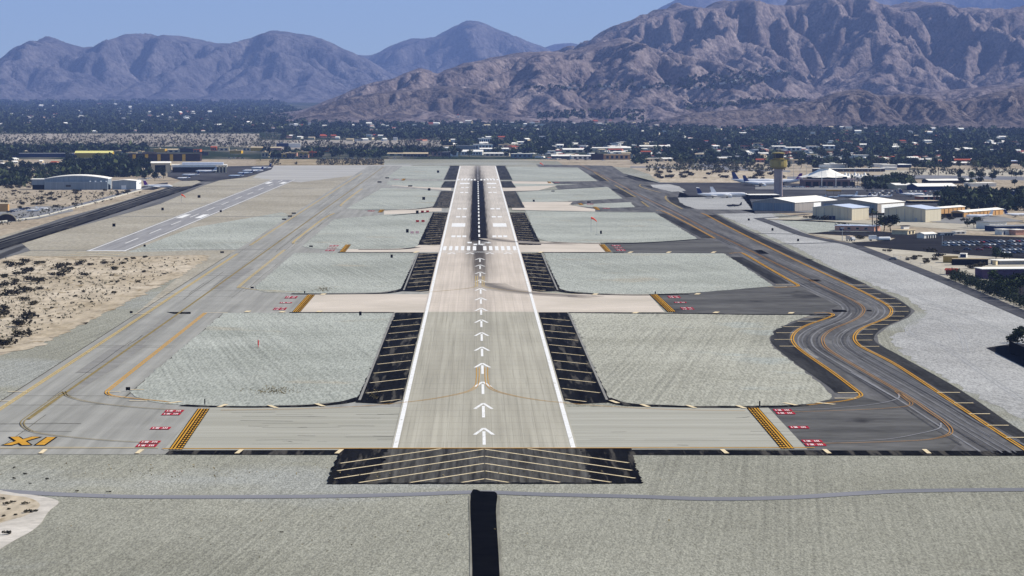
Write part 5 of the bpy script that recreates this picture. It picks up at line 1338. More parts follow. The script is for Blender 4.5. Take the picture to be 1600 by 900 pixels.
# shops and houses: hand-placed blocks along the far end, then the town
def blk(name, label, u0, u1, v, h, wall, roof, gable=0, phi=3, n=0, cat='building', depth=22, group=None, z0=.25, z1=.75):
    return building(name, label, cat, u0, v, 1, u1 - u0, h, phi=RAD(phi), L1=depth, wall=wall, roof=roof, gable=gable, group=group, windows=win('R', n, z0, z1, .5, mt=m_glass) if n else (), parapet=not gable and random.random() < .6)
far = [('cream building with a brown roof left of the runway end', 605, 632, 243.5, 3.2, w_cream, r_tan, 1.2, 2), ('dark brown building with a long tan roof left of the runway end', 630, 668, 245, 4.5, w_dark, r_tan, 2.0, 3), ('pink building beside a dark one by the runway end', 676, 690, 244.5, 7, w_pink, r_dark, 0, 2),
       ('dark building between the pink and the white one', 690, 703, 244.5, 6.6, w_dark, r_grey, 0, 2), ('white cube building left of the long white hall', 704, 716, 244.5, 7.2, w_white, r_white, 0, 1), ('large dark grey hall left of the white hall at the runway end', 714, 742, 236, 8, w_grey, r_grey, 0, 0),
       ('long white hall with a row of dark windows at the runway end', 719, 754, 242.5, 5.5, w_white, r_white, 2.5, 7), ('white hall with tall openings behind the runway end', 741, 770, 234, 8.2, w_white, r_white, 0, 5), ('white two-storey block with square windows above the runway', 748, 766, 223, 6.6, w_white, r_white, 0, 5),
       ('long low blue grey building with a white roof behind the runway', 750, 795, 236.5, 3.6, w_blue, r_white, 1.5, 6), ('cream long wall building right behind the runway end', 776, 812, 231.5, 5.5, w_cream, r_tan, 0, 4), ('low white building with a tan side right of the white hall', 756, 796, 244, 4, w_cream, r_white, 1.2, 5),
       ('low blue building with a white front left of the round tree', 800, 832, 246.5, 6, w_blue, r_white, 0, 4), ('white shed right of the round tree', 857, 868, 242, 6, w_white, r_white, 0, 1), ('dark blue shop with a white upper wall right of the round tree', 862, 893, 248, 4, w_dblue, r_white, 2, 4),
       ('white low building with blue doors beyond the taxiway', 893, 928, 249, 5.2, w_white, r_white, 1, 4), ('dark box building left of the peach offices', 925, 943, 250, 9, w_dark, r_dark, 0, 0), ('peach offices with square dark openings beyond the taxiway', 943, 985, 249.5, 8, w_tan, r_tan, 0, 5),
       ('long white roofed hall behind the peach offices', 880, 914, 238.5, 4.5, w_cream, r_white, 2, 3), ('cream flat hall with a long white roof above the taxiway end', 926, 985, 236, 4.5, w_cream, r_white, 1, 6), ('white long roof by the tall clump of trees', 1000, 1048, 231, 2.2, w_cream, r_white, 1.5, 0),
       ('white block with a small window left of the tall clump', 1028, 1036, 246.5, 7, w_cream, r_white, 0, 1), ('white building row above the control tower, left', 1228, 1252, 236, 5.2, w_white, r_white, 1, 3), ('white building row above the control tower, middle', 1262, 1278, 234.5, 6, w_white, r_white, 0, 2),
       ('white building with a hedge above the tented terminal', 1287, 1305, 233, 5, w_white, r_white, 1, 2), ('white long roof left above the control tower', 1207, 1228, 233, 4, w_cream, r_white, 1, 2), ('white long villa with a cream wall right of the terminal trees', 1485, 1518, 258.5, 3.8, w_cream, r_white, 1.5, 4),
       ('salmon house row among the dark trees at right', 1490, 1520, 253.0, 2.8, w_orange, r_tile, 1.5, 3), ('salmon house with a pale roof near the right edge', 1576, 1594, 256, 4, w_orange, r_blue, 1, 1), ('salmon low house left of the salmon row', 1465, 1480, 254.6, 2.6, w_orange, r_tile, 1.2, 1),
       ('white villa among trees left of the wide road palms', 1418, 1436, 250, 3.5, w_white, r_white, 1.5, 2), ('white long house right of the white villa', 1435, 1456, 252.5, 3.2, w_white, r_white, 1, 2), ('grey and white sheds left of the wide road', 1404, 1424, 262, 4.5, w_dblue, r_white, 1, 0), ('tan long wall building by the wide road', 1424, 1448, 266, 3.4, w_cream, r_tan, 0, 0),
       ('pale yellow hut behind the tan wall by the wide road', 1380, 1402, 265.5, 3.4, w_white, r_white, 0, 0), ('dark blue and white hall at left beyond the shops', 451, 470, 230.5, 6.4, w_white, r_white, 0, 0), ('dark blue shed left of the white hall', 432, 451, 229.5, 5.5, w_dblue, r_grey, 0, 0),
       ('ochre and cream shop at the left apron end', 466, 482, 247, 9, w_yellow, r_tan, 0, 2), ('terracotta shop right of the ochre shop', 482, 494, 246, 8, w_orange, r_tile, 0, 2), ('ochre shop with dark piers at the left apron end', 440, 448, 247, 6.5, w_yellow, r_tan, 0, 1), ('brown shop beside the ochre one with dark piers', 448, 460, 247, 7.5, w_dark, r_tan, 0, 2),
       ('orange cube house left of the runway end trees', 506, 515, 238, 6, w_orange, r_tile, 0, 0), ('tall cream shop at the right end of the shop street', 408, 420, 246, 8, w_cream, r_tan, 0, 2)]
for lab, u0, u1, v, h, wa, ro, g, n in far: blk('town_building', lab, u0, u1, v, h, wa, ro, g, random.choice([2, 4, -3]), n)
# the shop street beyond the left apron
cols = [('cream', w_cream, r_tan), ('ochre', w_yellow, r_tan), ('terracotta', w_orange, r_tile), ('brown', w_dark, r_dark), ('pink', w_pink, r_tan)]
items = []; u = 178.
while u < 470:
    wv = random.uniform(9, 21); k = random.choice(cols); vv = random.choice([240.5, 243, 238.5]) if u < 320 else random.choice([240, 244, 247, 236])
    o = blk('shop', None, u, u + wv, vv, random.uniform(3.6, 6.5), k[1], k[2], random.choice([0, 0, 1.5]), random.choice([0, 3, -4]), random.choice([0, 2, 3]), 'shop', 20, 'shops beyond the left apron')
    items.append((u, o, k[0] + ' flat-fronted shop')); u += wv + random.uniform(-2, 5)
ordinal(items, 'in the shop street beyond the left apron', 'shop')
# the hillside hotel and other landmarks under the mountains
x, y, z = GV(712, 190.5); m_ = MPP(y)
t = empty('hotel', (x, y, z), 0, 'orange roofed hotel with a white bell tower below the foothills', 'hotel')
b = MB(); b.box(-21 * m_, -2 * m_, 0, 20, 0, 3.6 * m_); b.box(6 * m_, 19 * m_, 0, 20, 0, 4.2 * m_); b.build('wall', w_pink, t)
b = MB()
for x0, x1, hh in ((-17, -4, 3.65), (7, 17, 4.25)): b.rings([[(x0 * m_, -1, hh * m_), (x1 * m_, -1, hh * m_), (x1 * m_, 21, hh * m_), (x0 * m_, 21, hh * m_)], [(x0 * m_ + 6, 9, (hh + 2) * m_), (x1 * m_ - 6, 9, (hh + 2) * m_), (x1 * m_ - 6, 11, (hh + 2) * m_), (x0 * m_ + 6, 11, (hh + 2) * m_)]])
b.build('roof', r_tile, t)
b = MB(); b.box(2.2 * m_, 5.4 * m_, 2, 8, 0, 10.5 * m_); b.build('bell_tower', w_white, t)
b = MB(); b.rings([[(2 * m_, 1.5, 10.51 * m_), (5.6 * m_, 1.5, 10.51 * m_), (5.6 * m_, 8.5, 10.51 * m_), (2 * m_, 8.5, 10.51 * m_)], [(3.7 * m_, 4.9, 12.4 * m_), (3.9 * m_, 4.9, 12.4 * m_), (3.9 * m_, 5.1, 12.4 * m_), (3.7 * m_, 5.1, 12.4 * m_)]]); b.build('tower_roof', r_tile, t)
b = MB(); b.box(14 * m_, 46 * m_, 4, 14, 0, 2.2 * m_); b.build('wing', w_orange, t)
x, y, z = GV(834, 189.5); m_ = MPP(y); t = empty('pavilion', (x, y, z), 0, 'red pyramid-roofed pavilion below the foothills', 'pavilion')
b = MB(); b.box(-5 * m_, 5 * m_, 0, 14, 0, 2.4 * m_); b.build('wall', w_orange, t)
b = MB(); b.rings([[(-6 * m_, -2, 2.41 * m_), (6 * m_, -2, 2.41 * m_), (6 * m_, 16, 2.41 * m_), (-6 * m_, 16, 2.41 * m_)], [(-.6 * m_, 6, 7 * m_), (.6 * m_, 6, 7 * m_), (.6 * m_, 8, 7 * m_), (-.6 * m_, 8, 7 * m_)]]); b.build('roof', flat('red roof tile', 214, 84, 52, .8), t)
# houses scattered under the trees
HW = [('white', w_white, r_white), ('white', w_white, r_white), ('white', w_cream, r_white), ('cream', w_cream, r_tan), ('salmon', w_pink, r_tile), ('grey-roofed', w_white, r_grey)]
def houses(n, u0, u1, v0, v1, wr, hr, phrase, group, mix=HW, parts=True):
    items = []
    for k in range(n):
        u, v = random.uniform(u0, u1), random.uniform(v0, v1); nm, wa, ro = random.choice(mix)
        if v < hillbase(u) + .5: continue
        g = random.choice([0, 1.0, 1.4])
        x, y, z = GV(u, v); m = MPP(y); W_ = random.uniform(*wr) * m; hh = random.uniform(*hr) * m
        phi = random.choice([0, RAD(20), PHI, RAD(-15)])
        o = building('house', None, 'house', u, v, 1, 1, hh / m, phi=phi, L1=random.uniform(9, 16), L2=W_, wall=wa, roof=ro, gable=g, group=group, windows=win('R', 2, .25, .7, .45) if (parts and y < 5200) else ())
        items.append((u, o, ('gabled ' if g else 'flat-roofed ') + nm + ' house'))
    ordinal(items, phrase, 'house')
houses(34, 1000, 1235, 226, 254, (8, 20), (2.6, 4.6), 'among the trees left of the control tower', 'houses left of the control tower')
houses(24, 840, 1010, 224, 246, (9, 22), (2.6, 4.6), 'beyond the taxiway end', 'houses beyond the taxiway end')
houses(16, 660, 850, 216, 240, (8, 18), (2.4, 4.2), 'in the trees behind the runway end', 'houses behind the runway end')
houses(18, 440, 640, 213, 221, (5, 12), (2.2, 3.8), 'in the row below the dark woodland', 'houses below the dark woodland')
houses(36, 1235, 1600, 222, 250, (7, 15), (2.2, 3.6), 'in the trees behind the tented terminal', 'houses behind the terminal')
houses(30, 1000, 1600, 200, 222, (5, 11), (1.8, 2.8), 'in the woodland below the right foothills', 'houses in the right woodland')
houses(26, 640, 1000, 184, 198, (4, 11), (1.5, 2.6), 'in the far row under the foothills', 'houses under the foothills', parts=False)
houses(22, 380, 640, 178, 200, (4, 11), (1.4, 2.4), 'in the woodland under the middle mountain', 'houses under the middle mountain', parts=False)
houses(24, 0, 380, 160, 207, (3, 8), (1.2, 2.0), 'in the wide dark woodland at left', 'houses in the left woodland', parts=False)
houses(12, 0, 118, 236, 262, (4, 10), (1.6, 2.6), 'among trees above the arched grey hangar', 'houses above the grey hangar')
# ------------------------------------------------------------------ aircraft
def jet(u, v, length, head, label, tail=m_planeb, skin=m_plane, ttail=False, group='parked aircraft', light=False):
    x, y, z = GV(u, v)
    o = empty('aircraft', (x, y, z), head, label, 'aircraft', group)
    L = length; r = L * (.055 if not light else .06); hz_ = r * 1.75
    b = MB(); prof = [(0, .05), (.03, .5), (.09, .85), (.16, 1), (.68, 1), (.82, .75), (.93, .4), (1, .08)]
    n = 12
    b.rings([[(L / 2 - L * t, r * q * cos(2 * pi * i / n), hz_ + r * q * sin(2 * pi * i / n) + (r * .55 * max(0, (t - .68) / .32))) for i in range(n)] for t, q in prof]); b.build('fuselage', skin, o, True)
    made = []
    def wing(nm, xr, xt, chr_, cht, span, z0, z1, th, mat, vertical=False):
        for s in ((1,) if vertical else (-1, 1)):
            b = MB(); A = []; B = []
            for (xx, cc, yy, zz) in ((xr, chr_, 0 if vertical else r * .6, z0), (xt, cht, span, z1)):
                if vertical: ring = [(xx, -th, zz), (xx - cc, -th * .4, zz), (xx - cc, th * .4, zz), (xx, th, zz)]
                else: ring = [(xx, s * yy, zz), (xx - cc, s * yy, zz), (xx - cc, s * yy, zz + th), (xx, s * yy, zz + th * 1.2)]
                A.append(ring)
            b.rings(A); made.append(b.build(nm, mat, o))
    wing('wing', L * (.10 if not light else .14), L * (-.10 if not light else .12), L * .2, L * .07, L * .47, hz_ - r * .55 if not light else hz_ + r, hz_ + r * .05 if not light else hz_ + r * 1.05, r * .16, skin)
    ft = hz_ + r + L * .15
    wing('tail_fin', -L * .33, -L * .445, L * .15, L * .075, 0, hz_ + r * .6, ft, r * .12, tail, True)
    zt = ft - r * .1 if ttail else hz_ + r * .7
    wing('tailplane', -L * (.43 if ttail else .38), -L * .48, L * .09, L * .05, L * .18, zt, zt + r * .1, r * .1, skin)
    if not light:
        for s in (-1, 1):
            b = MB(); ex, ey, ez, el, er = (-L * .26, s * r * 1.75, hz_ + r * .45, L * .12, r * .42) if ttail else (L * .08, s * L * .16, hz_ - r * 1.05, L * .11, r * .5)
            b.rings([[(ex - el * t, ey + er * q * cos(2 * pi * i / 10), ez + er * q * sin(2 * pi * i / 10)) for i in range(10)] for t, q in ((0, .8), (.15, 1), (.6, .95), (1, .55))]); b.build('engine', skin if ttail else m_planeg, o if ttail else made[0 if s < 0 else 1])
    for px_, py_ in ((L * .36, 0), (-L * .04, r * 1.2), (-L * .04, -r * 1.2)):
        b = MB(); b.tube([(px_, py_, r * .3), (px_, py_, hz_ - r * .5)], r * .09, 5); b.tube([(px_, py_ - r * .15, r * .3), (px_, py_ + r * .15, r * .3)], r * .3, 8); b.build('landing_gear', m_tyre, o)
    b = MB(); b.box(L * .43, L * .462, -r * .45, r * .45, hz_ + r * .25, hz_ + r * .52); b.build('cockpit_window', m_glass, o)
    return o
jet(247, 295.2, 27, RAD(-2), 'white jet with a purple tail beside the small grey hangar', tail=m_planep, ttail=True)
jet(287, 280.0, 14, RAD(195), 'small white jet parked nearest on the dark apron', ttail=True)
jet(298, 275.8, 19, RAD(182), 'white jet in the middle of the dark apron', ttail=True)
jet(322, 270.6, 24, RAD(183), 'white jet parked below the flight centre roof', tail=m_planeg, ttail=True)
jet(369, 277, 17, RAD(193), 'pale jet at the near end of the apron edge row', skin=m_planeg, ttail=True)
jet(383, 272.6, 17, RAD(193), 'grey jet second in the apron edge row', skin=m_planeg, ttail=True)
jet(395, 270.0, 24, RAD(190), 'large white jet third in the apron edge row', ttail=True)
jet(408, 265.5, 24, RAD(188), 'white jet with a dark tail at the far end of the apron edge row', ttail=True)
jet(1178, 289.5, 42, RAD(-6), 'white airliner with a dark tail left of the control tower', ttail=False)
jet(1116, 309.5, 29, RAD(-3), 'white airliner with a dark tail, nearest on the right apron', ttail=True)
jet(1139, 309.0, 31, RAD(-4), 'white airliner overlapping the nearest one on the right apron', tail=m_plane)
jet(1147, 323.5, 12, RAD(178), 'small dark aircraft beside the grey blue hangar', tail=m_planed, skin=m_planed, light=True)
jet(1190, 291.5, 36, RAD(8), 'white airliner standing just behind the first one at the tower', tail=m_planeb)
jet(1222, 289, 38, RAD(175), 'white airliner with a blue tail parked behind the control tower', tail=m_planep)
jet(1282, 309.5, 10, RAD(150), 'pale blue light aircraft behind the hangars, leftmost', tail=m_planeg, skin=m_planeg, light=True)
jet(1302, 310, 10, RAD(190), 'light aircraft below the yellow awning', tail=m_planeg, skin=m_planeg, light=True)
jet(1325, 309, 17, RAD(190), 'pale blue jet right of the yellow awning', tail=m_planeg, skin=m_planeg, ttail=True)
jet(1346, 309.5, 16, RAD(185), 'white business jet behind the large white-roofed hangar', ttail=True)
jet(1425, 307.5, 22, RAD(4), 'white jet in front of the terminal car park', ttail=True)
jet(1530, 341.5, 20, RAD(188), 'white jet parked in front of the long tan hangar row', tail=m_plane, ttail=True)
jet(1588, 339, 18, RAD(8), 'white jet at the right edge behind the white garage', ttail=True)
jet(1362, 308.5, 11, RAD(200), 'white light aircraft left of the jet before the terminal car park', tail=m_plane, light=True)
jet(1384, 309.0, 11, RAD(170), 'white light aircraft nearest left of the jet before the terminal car park', tail=m_plane, light=True)
jet(1462, 309.5, 12, RAD(185), 'white light aircraft right of the jet before the terminal car park', tail=m_planeb, light=True)
jet(1500, 336.5, 11, RAD(20), 'white light aircraft at the end of the tan hangar row', tail=m_plane, light=True)
jet(52, 331.5, 11, RAD(170), 'white light aircraft in the small lot by the round-topped hut', tail=m_plane, light=True)
jet(66, 328.0, 10, RAD(20), 'second white light aircraft in the small lot at left', tail=m_plane, light=True)
x, y, z = GV(1303, 305); o = empty('awning', (x, y, z), 0, 'long yellow awning behind the parked light aircraft', 'awning')
b = MB(); b.box(-6.5, 6.5, 0, 4, 3.4, 4.6); b.build('cover', m_yellow, o)
b = MB()
for sx in (-6, 0, 6): b.tube([(sx, 2, 0), (sx, 2, 3.41)], .12, 5)
b.build('frame', m_post, o)

# ------------------------------------------------------------------ cars
CARC = [('white', (.72, .72, .72)), ('silver', (.42, .44, .47)), ('dark blue', (.02, .035, .10)), ('black', (.015, .015, .017)), ('red', (.30, .02, .02)), ('grey', (.16, .17, .18))]
def car_mesh(c):
    m = surf('car paint ' + c[0], c[1], var=.04, rough=.3, spec=.5)
    b = MB(); w = .88
    sec = [(-2.2, .45, .75), (-2.1, .35, .9), (-1.3, .3, .98), (1.0, .3, .95), (2.0, .32, .78), (2.2, .42, .65)]
    b.rings([[(x, -w, a), (x, w, a), (x, w, t), (x, -w, t)] for x, a, t in sec], 0)
    cab = [(-1.75, .96, .8), (-1.15, 1.42, .66), (.35, 1.44, .66), (1.1, .96, .8)]
    b.rings([[(x, -hw, .94), (x, hw, .94), (x, hw * .9, t + .01), (x, -hw * .9, t + .01)] for x, t, hw in cab], 1)
    b.box(-1.1, .3, -.58, .58, 1.435, 1.47, 0)
    for x in (-1.35, 1.35):
        for s in (-1, 1): b.rings([[(x + .33 * cos(2 * pi * i / 8), s * .8, .33 + .33 * sin(2 * pi * i / 8)) for i in range(8)], [(x + .33 * cos(2 * pi * i / 8), s * .92, .33 + .33 * sin(2 * pi * i / 8)) for i in range(8)]], 2)
    me = bpy.data.meshes.new('car'); me.from_pydata(b.v, [], b.f)
    for q in (m, m_glass, m_tyre): me.materials.append(q)
    me.polygons.foreach_set('material_index', b.m); me.update(); return me
CARS = {c[0]: car_mesh(c) for c in CARC}
PARK = ['white', 'white', 'white', 'silver', 'silver', 'silver', 'dark blue', 'black', 'black', 'grey', 'red', 'dark blue']  # sun glints on the cars are put into colour as extra white and silver
def car(u, v, head, colour, group=None):
    x, y, z = GV(u, v); o = bpy.data.objects.new('parked_car', CARS[colour]); COL.objects.link(o)
    o.location = (x, y, z + .13); o.rotation_euler = (0, 0, head); o['category'] = 'car'
    if group: o['group'] = group
    return o
def car_row(u0, v0, u1, v1, n, head, phrase, group, skip=.12):
    items = []
    for k in range(n):
        if random.random() < skip: continue
        t = (k + .5) / n; c = random.choice(PARK); u = u0 + (u1 - u0) * t
        items.append((u, car(u, v0 + (v1 - v0) * t, head + random.uniform(-.06, .06), c, group), c + ' car'))
    ordinal(items, phrase, 'car')
rows = [(1474, 381, 1600, 378, 16, 'back row of the dark lot'), (1474, 385, 1610, 383, 17, 'second row of the dark lot'), (1530, 388.5, 1615, 387.5, 10, 'third row of the dark lot'), (1552, 392, 1620, 391, 8, 'fourth row of the dark lot'), (1560, 396.5, 1620, 396, 7, 'front row of the dark lot')]
for k, (a, b_, c, d, n, ph) in enumerate(rows): car_row(a, b_, c, d, n, RAD(-38), 'in the ' + ph, 'cars in the dark lot')
tag(car(1511, 391.5, RAD(-15), 'dark blue', 'cars in the dark lot'), 'dark blue car standing apart before the rows of the dark lot')
tag(car(1530, 391.5, RAD(-15), 'red', 'cars in the dark lot'), 'red car standing apart before the rows of the dark lot')
tag(car(1395, 406.5, RAD(160), 'grey'), 'grey car driving on the perimeter road')
tag(car(1543, 444.5, RAD(-20), 'white', 'cars behind the hedge'), 'white car behind the dark hedge, left one')
tag(car(1562, 447, RAD(-80), 'white', 'cars behind the hedge'), 'white car behind the dark hedge, right one')
for k, (v, n, ph) in enumerate(((299.5, 26, 'back row of the terminal car park'), (302.5, 26, 'middle row of the terminal car park'), (305.5, 24, 'front row of the terminal car park'))):
    car_row(1352 + 3 * k, v, 1545, v + 1, n, RAD(60), 'in the ' + ph, 'cars in the terminal car park', .15)
car_row(1222, 293, 1345, 293.5, 17, RAD(10), 'parked in front of the tented terminal', 'cars before the terminal', .2)
car_row(12, 333, 46, 326, 7, RAD(30), 'in the small lot by the round-topped hut', 'cars by the round-topped hut')
car_row(216, 281.5, 252, 277.5, 9, RAD(30), 'between the grove and the apron', 'cars by the grove')
car_row(355, 247.6, 478, 248.6, 18, 0, 'along the street beyond the left apron', 'cars along the far street', .25)
car_row(480, 248.4, 720, 247.2, 22, 0, 'along the street left of the runway end', 'cars along the runway end street', .3)
car_row(800, 248.5, 990, 252, 14, 0, 'beyond the taxiway end', 'cars beyond the taxiway end', .3)

# two small lorries and a tank trailer by the perimeter road
def lorry(u, v, head, label, box=m_whiteh):
    x, y, z = GV(u, v); o = empty('lorry', (x, y, z + .13), head, label, 'lorry')
    b = MB(); b.box(-3.2, 1.2, -1.15, 1.15, .9, 3.2); b.build('box', box, o)
    b = MB(); b.rings([[(x_, -1.05, .5), (x_, 1.05, .5), (x_, 1.05, t), (x_, -1.05, t)] for x_, t in ((1.3, 2.5), (2.5, 2.4), (3.0, 1.5), (3.4, 1.4))]); b.build('cab', m_metal, o)
    for xx in (-2.2, 2.4):
        for s in (-1, 1):
            b = MB(); b.rings([[(xx + .45 * cos(2 * pi * i / 10), s * .85, .45 + .45 * sin(2 * pi * i / 10)) for i in range(10)], [(xx + .45 * cos(2 * pi * i / 10), s * 1.12, .45 + .45 * sin(2 * pi * i / 10)) for i in range(10)]]); b.build('wheel', m_tyre, o)
lorry(1329, 377, RAD(-60), 'small white lorry with an orange top at the perimeter road bend', flat('white orange box', 236, 214, 190, .9))
lorry(1366, 376.5, RAD(10), 'white van lorry on the dirt behind the car lot road')
x, y, z = GV(1372, 377.5); o = empty('tank_trailer', (x, y, z + .1), RAD(8), 'white tank trailer beside the white van lorry', 'trailer')
b = MB(); n = 10; b.rings([[(xx, 1.1 * q * cos(2 * pi * i / n), 1.7 + 1.1 * q * sin(2 * pi * i / n)) for i in range(n)] for xx, q in ((0, .6), (.4, 1), (7, 1), (7.4, .6))]); b.build('tank', m_whiteh, o)
b = MB(); b.box(0, 7.4, -.9, .9, .45, .75); b.build('chassis', m_tyre, o)

# ------------------------------------------------------------------ airfield signs, markers, lights, windsocks
def sign(u, v, wd, ht, label, head=0.0):
    x, y = G(u, v); o = empty('taxiway_sign', (x, y, LZ[6]), head, label, 'airfield sign', 'airfield signs')
    b = MB(); b.box(-wd / 2, wd / 2, -.18, .18, .25, .25 + ht); b.build('panel', m_signb, o)
    for s in (-.35, .35):
        b = MB(); b.tube([(s * wd, 0, 0), (s * wd, 0, .3)], .06, 5); b.build('leg', m_metal, o)
for u, v, wd, ht, lab in ((200, 612, 1.25, .9, 'black sign board at the corner of the nearest left infield'), (205, 491, 1.1, .8, 'black sign board at the sandy scrub edge of the left taxiway'), (563, 494.5, 1.0, 1.5, 'tall black sign box left of the nearest runway shoulder'),
        (394, 452, 1.4, .7, 'wide black sign at the corner of the second left infield'), (486, 387, 2.0, .8, 'wide black sign at the corner of the third left infield'), (347, 396.5, 2.0, .9, 'dark sign beside the left taxiway near the scrub tip'),
        (612, 404, 1.2, 1.7, 'tall black sign box left of the second runway shoulder'), (636.5, 364.5, 1.7, 2.2, 'black sign box beside the paired light boxes'), (652, 335, 2.0, 2.4, 'black sign box left of the red light boxes'),
        (459, 335, 3.0, .9, 'flat black sign beyond the left taxiway edge, upper'), (453, 339.5, 3.0, .9, 'flat black sign beyond the left taxiway edge, middle'), (444, 344.5, 3.0, .9, 'flat black sign beyond the left taxiway edge, lower'),
        (662, 313, 2.4, 2.4, 'black box left of the fourth runway shoulder'), (670.5, 298.5, 2.4, 2.2, 'black box near the upper left exit'), (684.5, 270.5, 2.6, 2.6, 'black box near the far left infield top'), (641, 292.2, 4, 1.2, 'flat black sign on the upper left exit'), (605, 279.4, 4, 1.1, 'flat black sign above the upper left exit'), (593, 286, 4, 1.3, 'flat black sign at the fifth left infield corner'),
        (178, 355, 2.0, 2.0, 'black box left of the small runway'), (254, 329.5, 1.8, 2.0, 'black box left of the small runway middle'), (311, 309.8, 2.4, 2.2, 'black box between the small runway and the dark taxiway'), (345, 332.5, 1.6, 1.5, 'small black marker right of the small runway'), (226, 386.5, 1.2, 1.2, 'small dark marker right of the small runway end'),
        (939, 366.5, 1.2, 2.0, 'dark box beside the orange windsock frame'), (864, 300, 3, .8, 'flat black sign on the right infield edge'), (920, 317.6, 3, 1.1, 'flat black sign at the right exit fork'), (834, 316, 1.6, 1.6, 'dark box near the right exit'), (1170, 345.5, 1.4, 1.4, 'dark marker in the pale gravel right of the taxiway, upper'), (1207, 361.5, 1.2, 1.6, 'dark marker in the pale gravel right of the taxiway, lower'), (1247, 378, 1.2, 1.4, 'dark marker by the perimeter road bend'),
        (320, 633.6, .3, 1.4, 'small dark post at the nearest left hold line'), (1187, 637, .35, 1.4, 'small dark post at the nearest right hold line'), (1024, 460.5, .5, 1.0, 'small dark post at the second right hold line'), (476, 459.5, .5, .9, 'small dark post at the second left hold line')):
    sign(u, v, wd, ht, lab)
def lightbox(u, v, mat, lab, s=1.0):
    x, y = G(u, v); o = empty('light_box', (x, y, LZ[6]), 0, lab, 'light box', 'approach light boxes')
    b = MB(); b.box(-.75 * s, .75 * s, -.5, .5, .35, .35 + .95 * s); b.build('housing', mat, o)
    for q in (-.5, .5):
        b = MB(); b.tube([(q * s, 0, 0), (q * s, 0, .4)], .07, 5); b.build('leg', m_metal, o)
m_pinkl = flat('pale pink housing', 255, 205, 200, .9)
for u, v, mt, lab in ((660, 333, m_redm, 'red light box in the far pair, left one'), (668, 332.8, m_redm, 'red light box in the far pair, right one'), (652.3, 348.2, m_redm, 'red light box in the middle pair, left one'), (661, 348, m_redm, 'red light box in the middle pair, right one'),
        (644, 366, m_pinkl, 'pale light box in the near pair, left one'), (652, 365.8, m_pinkl, 'pale light box in the near pair, right one')): lightbox(u, v, mt, lab, 1.4)
def windsock(u, v, h, label, L=3.6, frame=True):
    x, y = G(u, v); o = empty('windsock', (x, y, LZ[6]), 0, label, 'windsock')
    b = MB(); b.tube([(0, 0, 0), (0, 0, h)], .1, 6); b.build('pole', m_metal, o)
    b = MB(); n = 8; b.rings([[(L * t, .7 * q * cos(2 * pi * i / n), h - .2 - L * .55 * t * t - L * .1 * t + .7 * q * sin(2 * pi * i / n)) for i in range(n)] for t, q in ((0, 1), (.4, .85), (.75, .7), (1, .5))], 0, False, False); b.build('sock', m_wsock, o)
windsock(923.5, 364, 9.5, 'orange windsock on a pole in the right infield')
x, y = G(932.5, 367.5); b = MB(); b.tube([(0, 0, 0), (0, 0, 7.5)], .09, 5); b.tube([(-1.2, 0, 0.05), (1.2, 0, .05)], .12, 5); o = b.build('light_pole', m_metal); o.location = (x, y, LZ[6]); tag(o, 'thin grey pole right of the orange windsock', 'pole')
windsock(283.5, 317, 6.5, 'red windsock left of the small runway', 3.2)
windsock(843.5, 264, 7, 'small red windsock in the far right infield', 4)
x, y = G(403.5, 543.5); b = MB(); b.lathe([(.1, 0), (.1, .7), (.2, .72), (.24, 1.6), (.18, 2.4), (.06, 2.5)], 8); o = b.build('marker_post', m_redm); o.location = (x, y, LZ[6]); tag(o, 'short red marker post alone in the nearest left infield', 'marker post')
# little edge lights along the runway: countable
items = []
for (u, v) in ((1095, 380), (545, 388), (1060, 459)): pass

# walls, fences, poles
def wall_along(name, label, pts, h, th, mat, cat, n=6, posts=None):
    P = spline(px(pts), n); b = MB()
    for i in range(len(P) - 1):
        a, c = np.array(P[i]), np.array(P[i + 1]); d = (c - a) / max(np.linalg.norm(c - a), 1e-6); nn = np.array([-d[1], d[0]]) * th / 2
        q = [a - nn, c - nn, c + nn, a + nn]
        b.rings([[(*t_, 0.0) for t_ in q], [(*t_, h) for t_ in q]])
    if posts is None:
        o = b.build(name, mat); tag(o, label, cat); return o
    o = empty(name, (P[0][0], P[0][1], 0), 0, label, cat)
    w_ = b.build('mesh_panel', mat, None); w_.parent = o; w_.location = (-P[0][0], -P[0][1], 0)
    for i in range(0, len(P), posts):
        b = MB(); b.tube([(P[i][0] - P[0][0], P[i][1] - P[0][1], 0), (P[i][0] - P[0][0], P[i][1] - P[0][1], h + .3)], .09, 5); b.build('post', m_metal, o)
    return o
wall_along('perimeter_wall', 'low pale concrete wall along the road at left', [(-60, 357), (0, 347.5), (60, 339.5), (110, 327), (160, 314), (215, 299), (222, 297.5)], 1.0, .5, flat('pale concrete', 200, 196, 184, .8), 'wall')
# chain link: a woven see-through sheet is drawn as thin rails and posts
P = spline(px([(1396, 403), (1430, 414), (1470, 428), (1478, 432)]), 5)
o = empty('chain_fence', (P[0][0], P[0][1], 0), 0, 'grey wire fence with thin posts beside the perimeter road', 'fence')
b = MB()
for hh in (.3, 1.1, 1.9): b.tube([(p[0] - P[0][0], p[1] - P[0][1], hh) for p in P], .04, 4)
b.build('rail', m_metal, o)
for i in range(0, len(P), 2):
    b = MB(); b.tube([(P[i][0] - P[0][0], P[i][1] - P[0][1], 0), (P[i][0] - P[0][0], P[i][1] - P[0][1], 2.3)], .06, 5); b.build('post', m_metal, o)
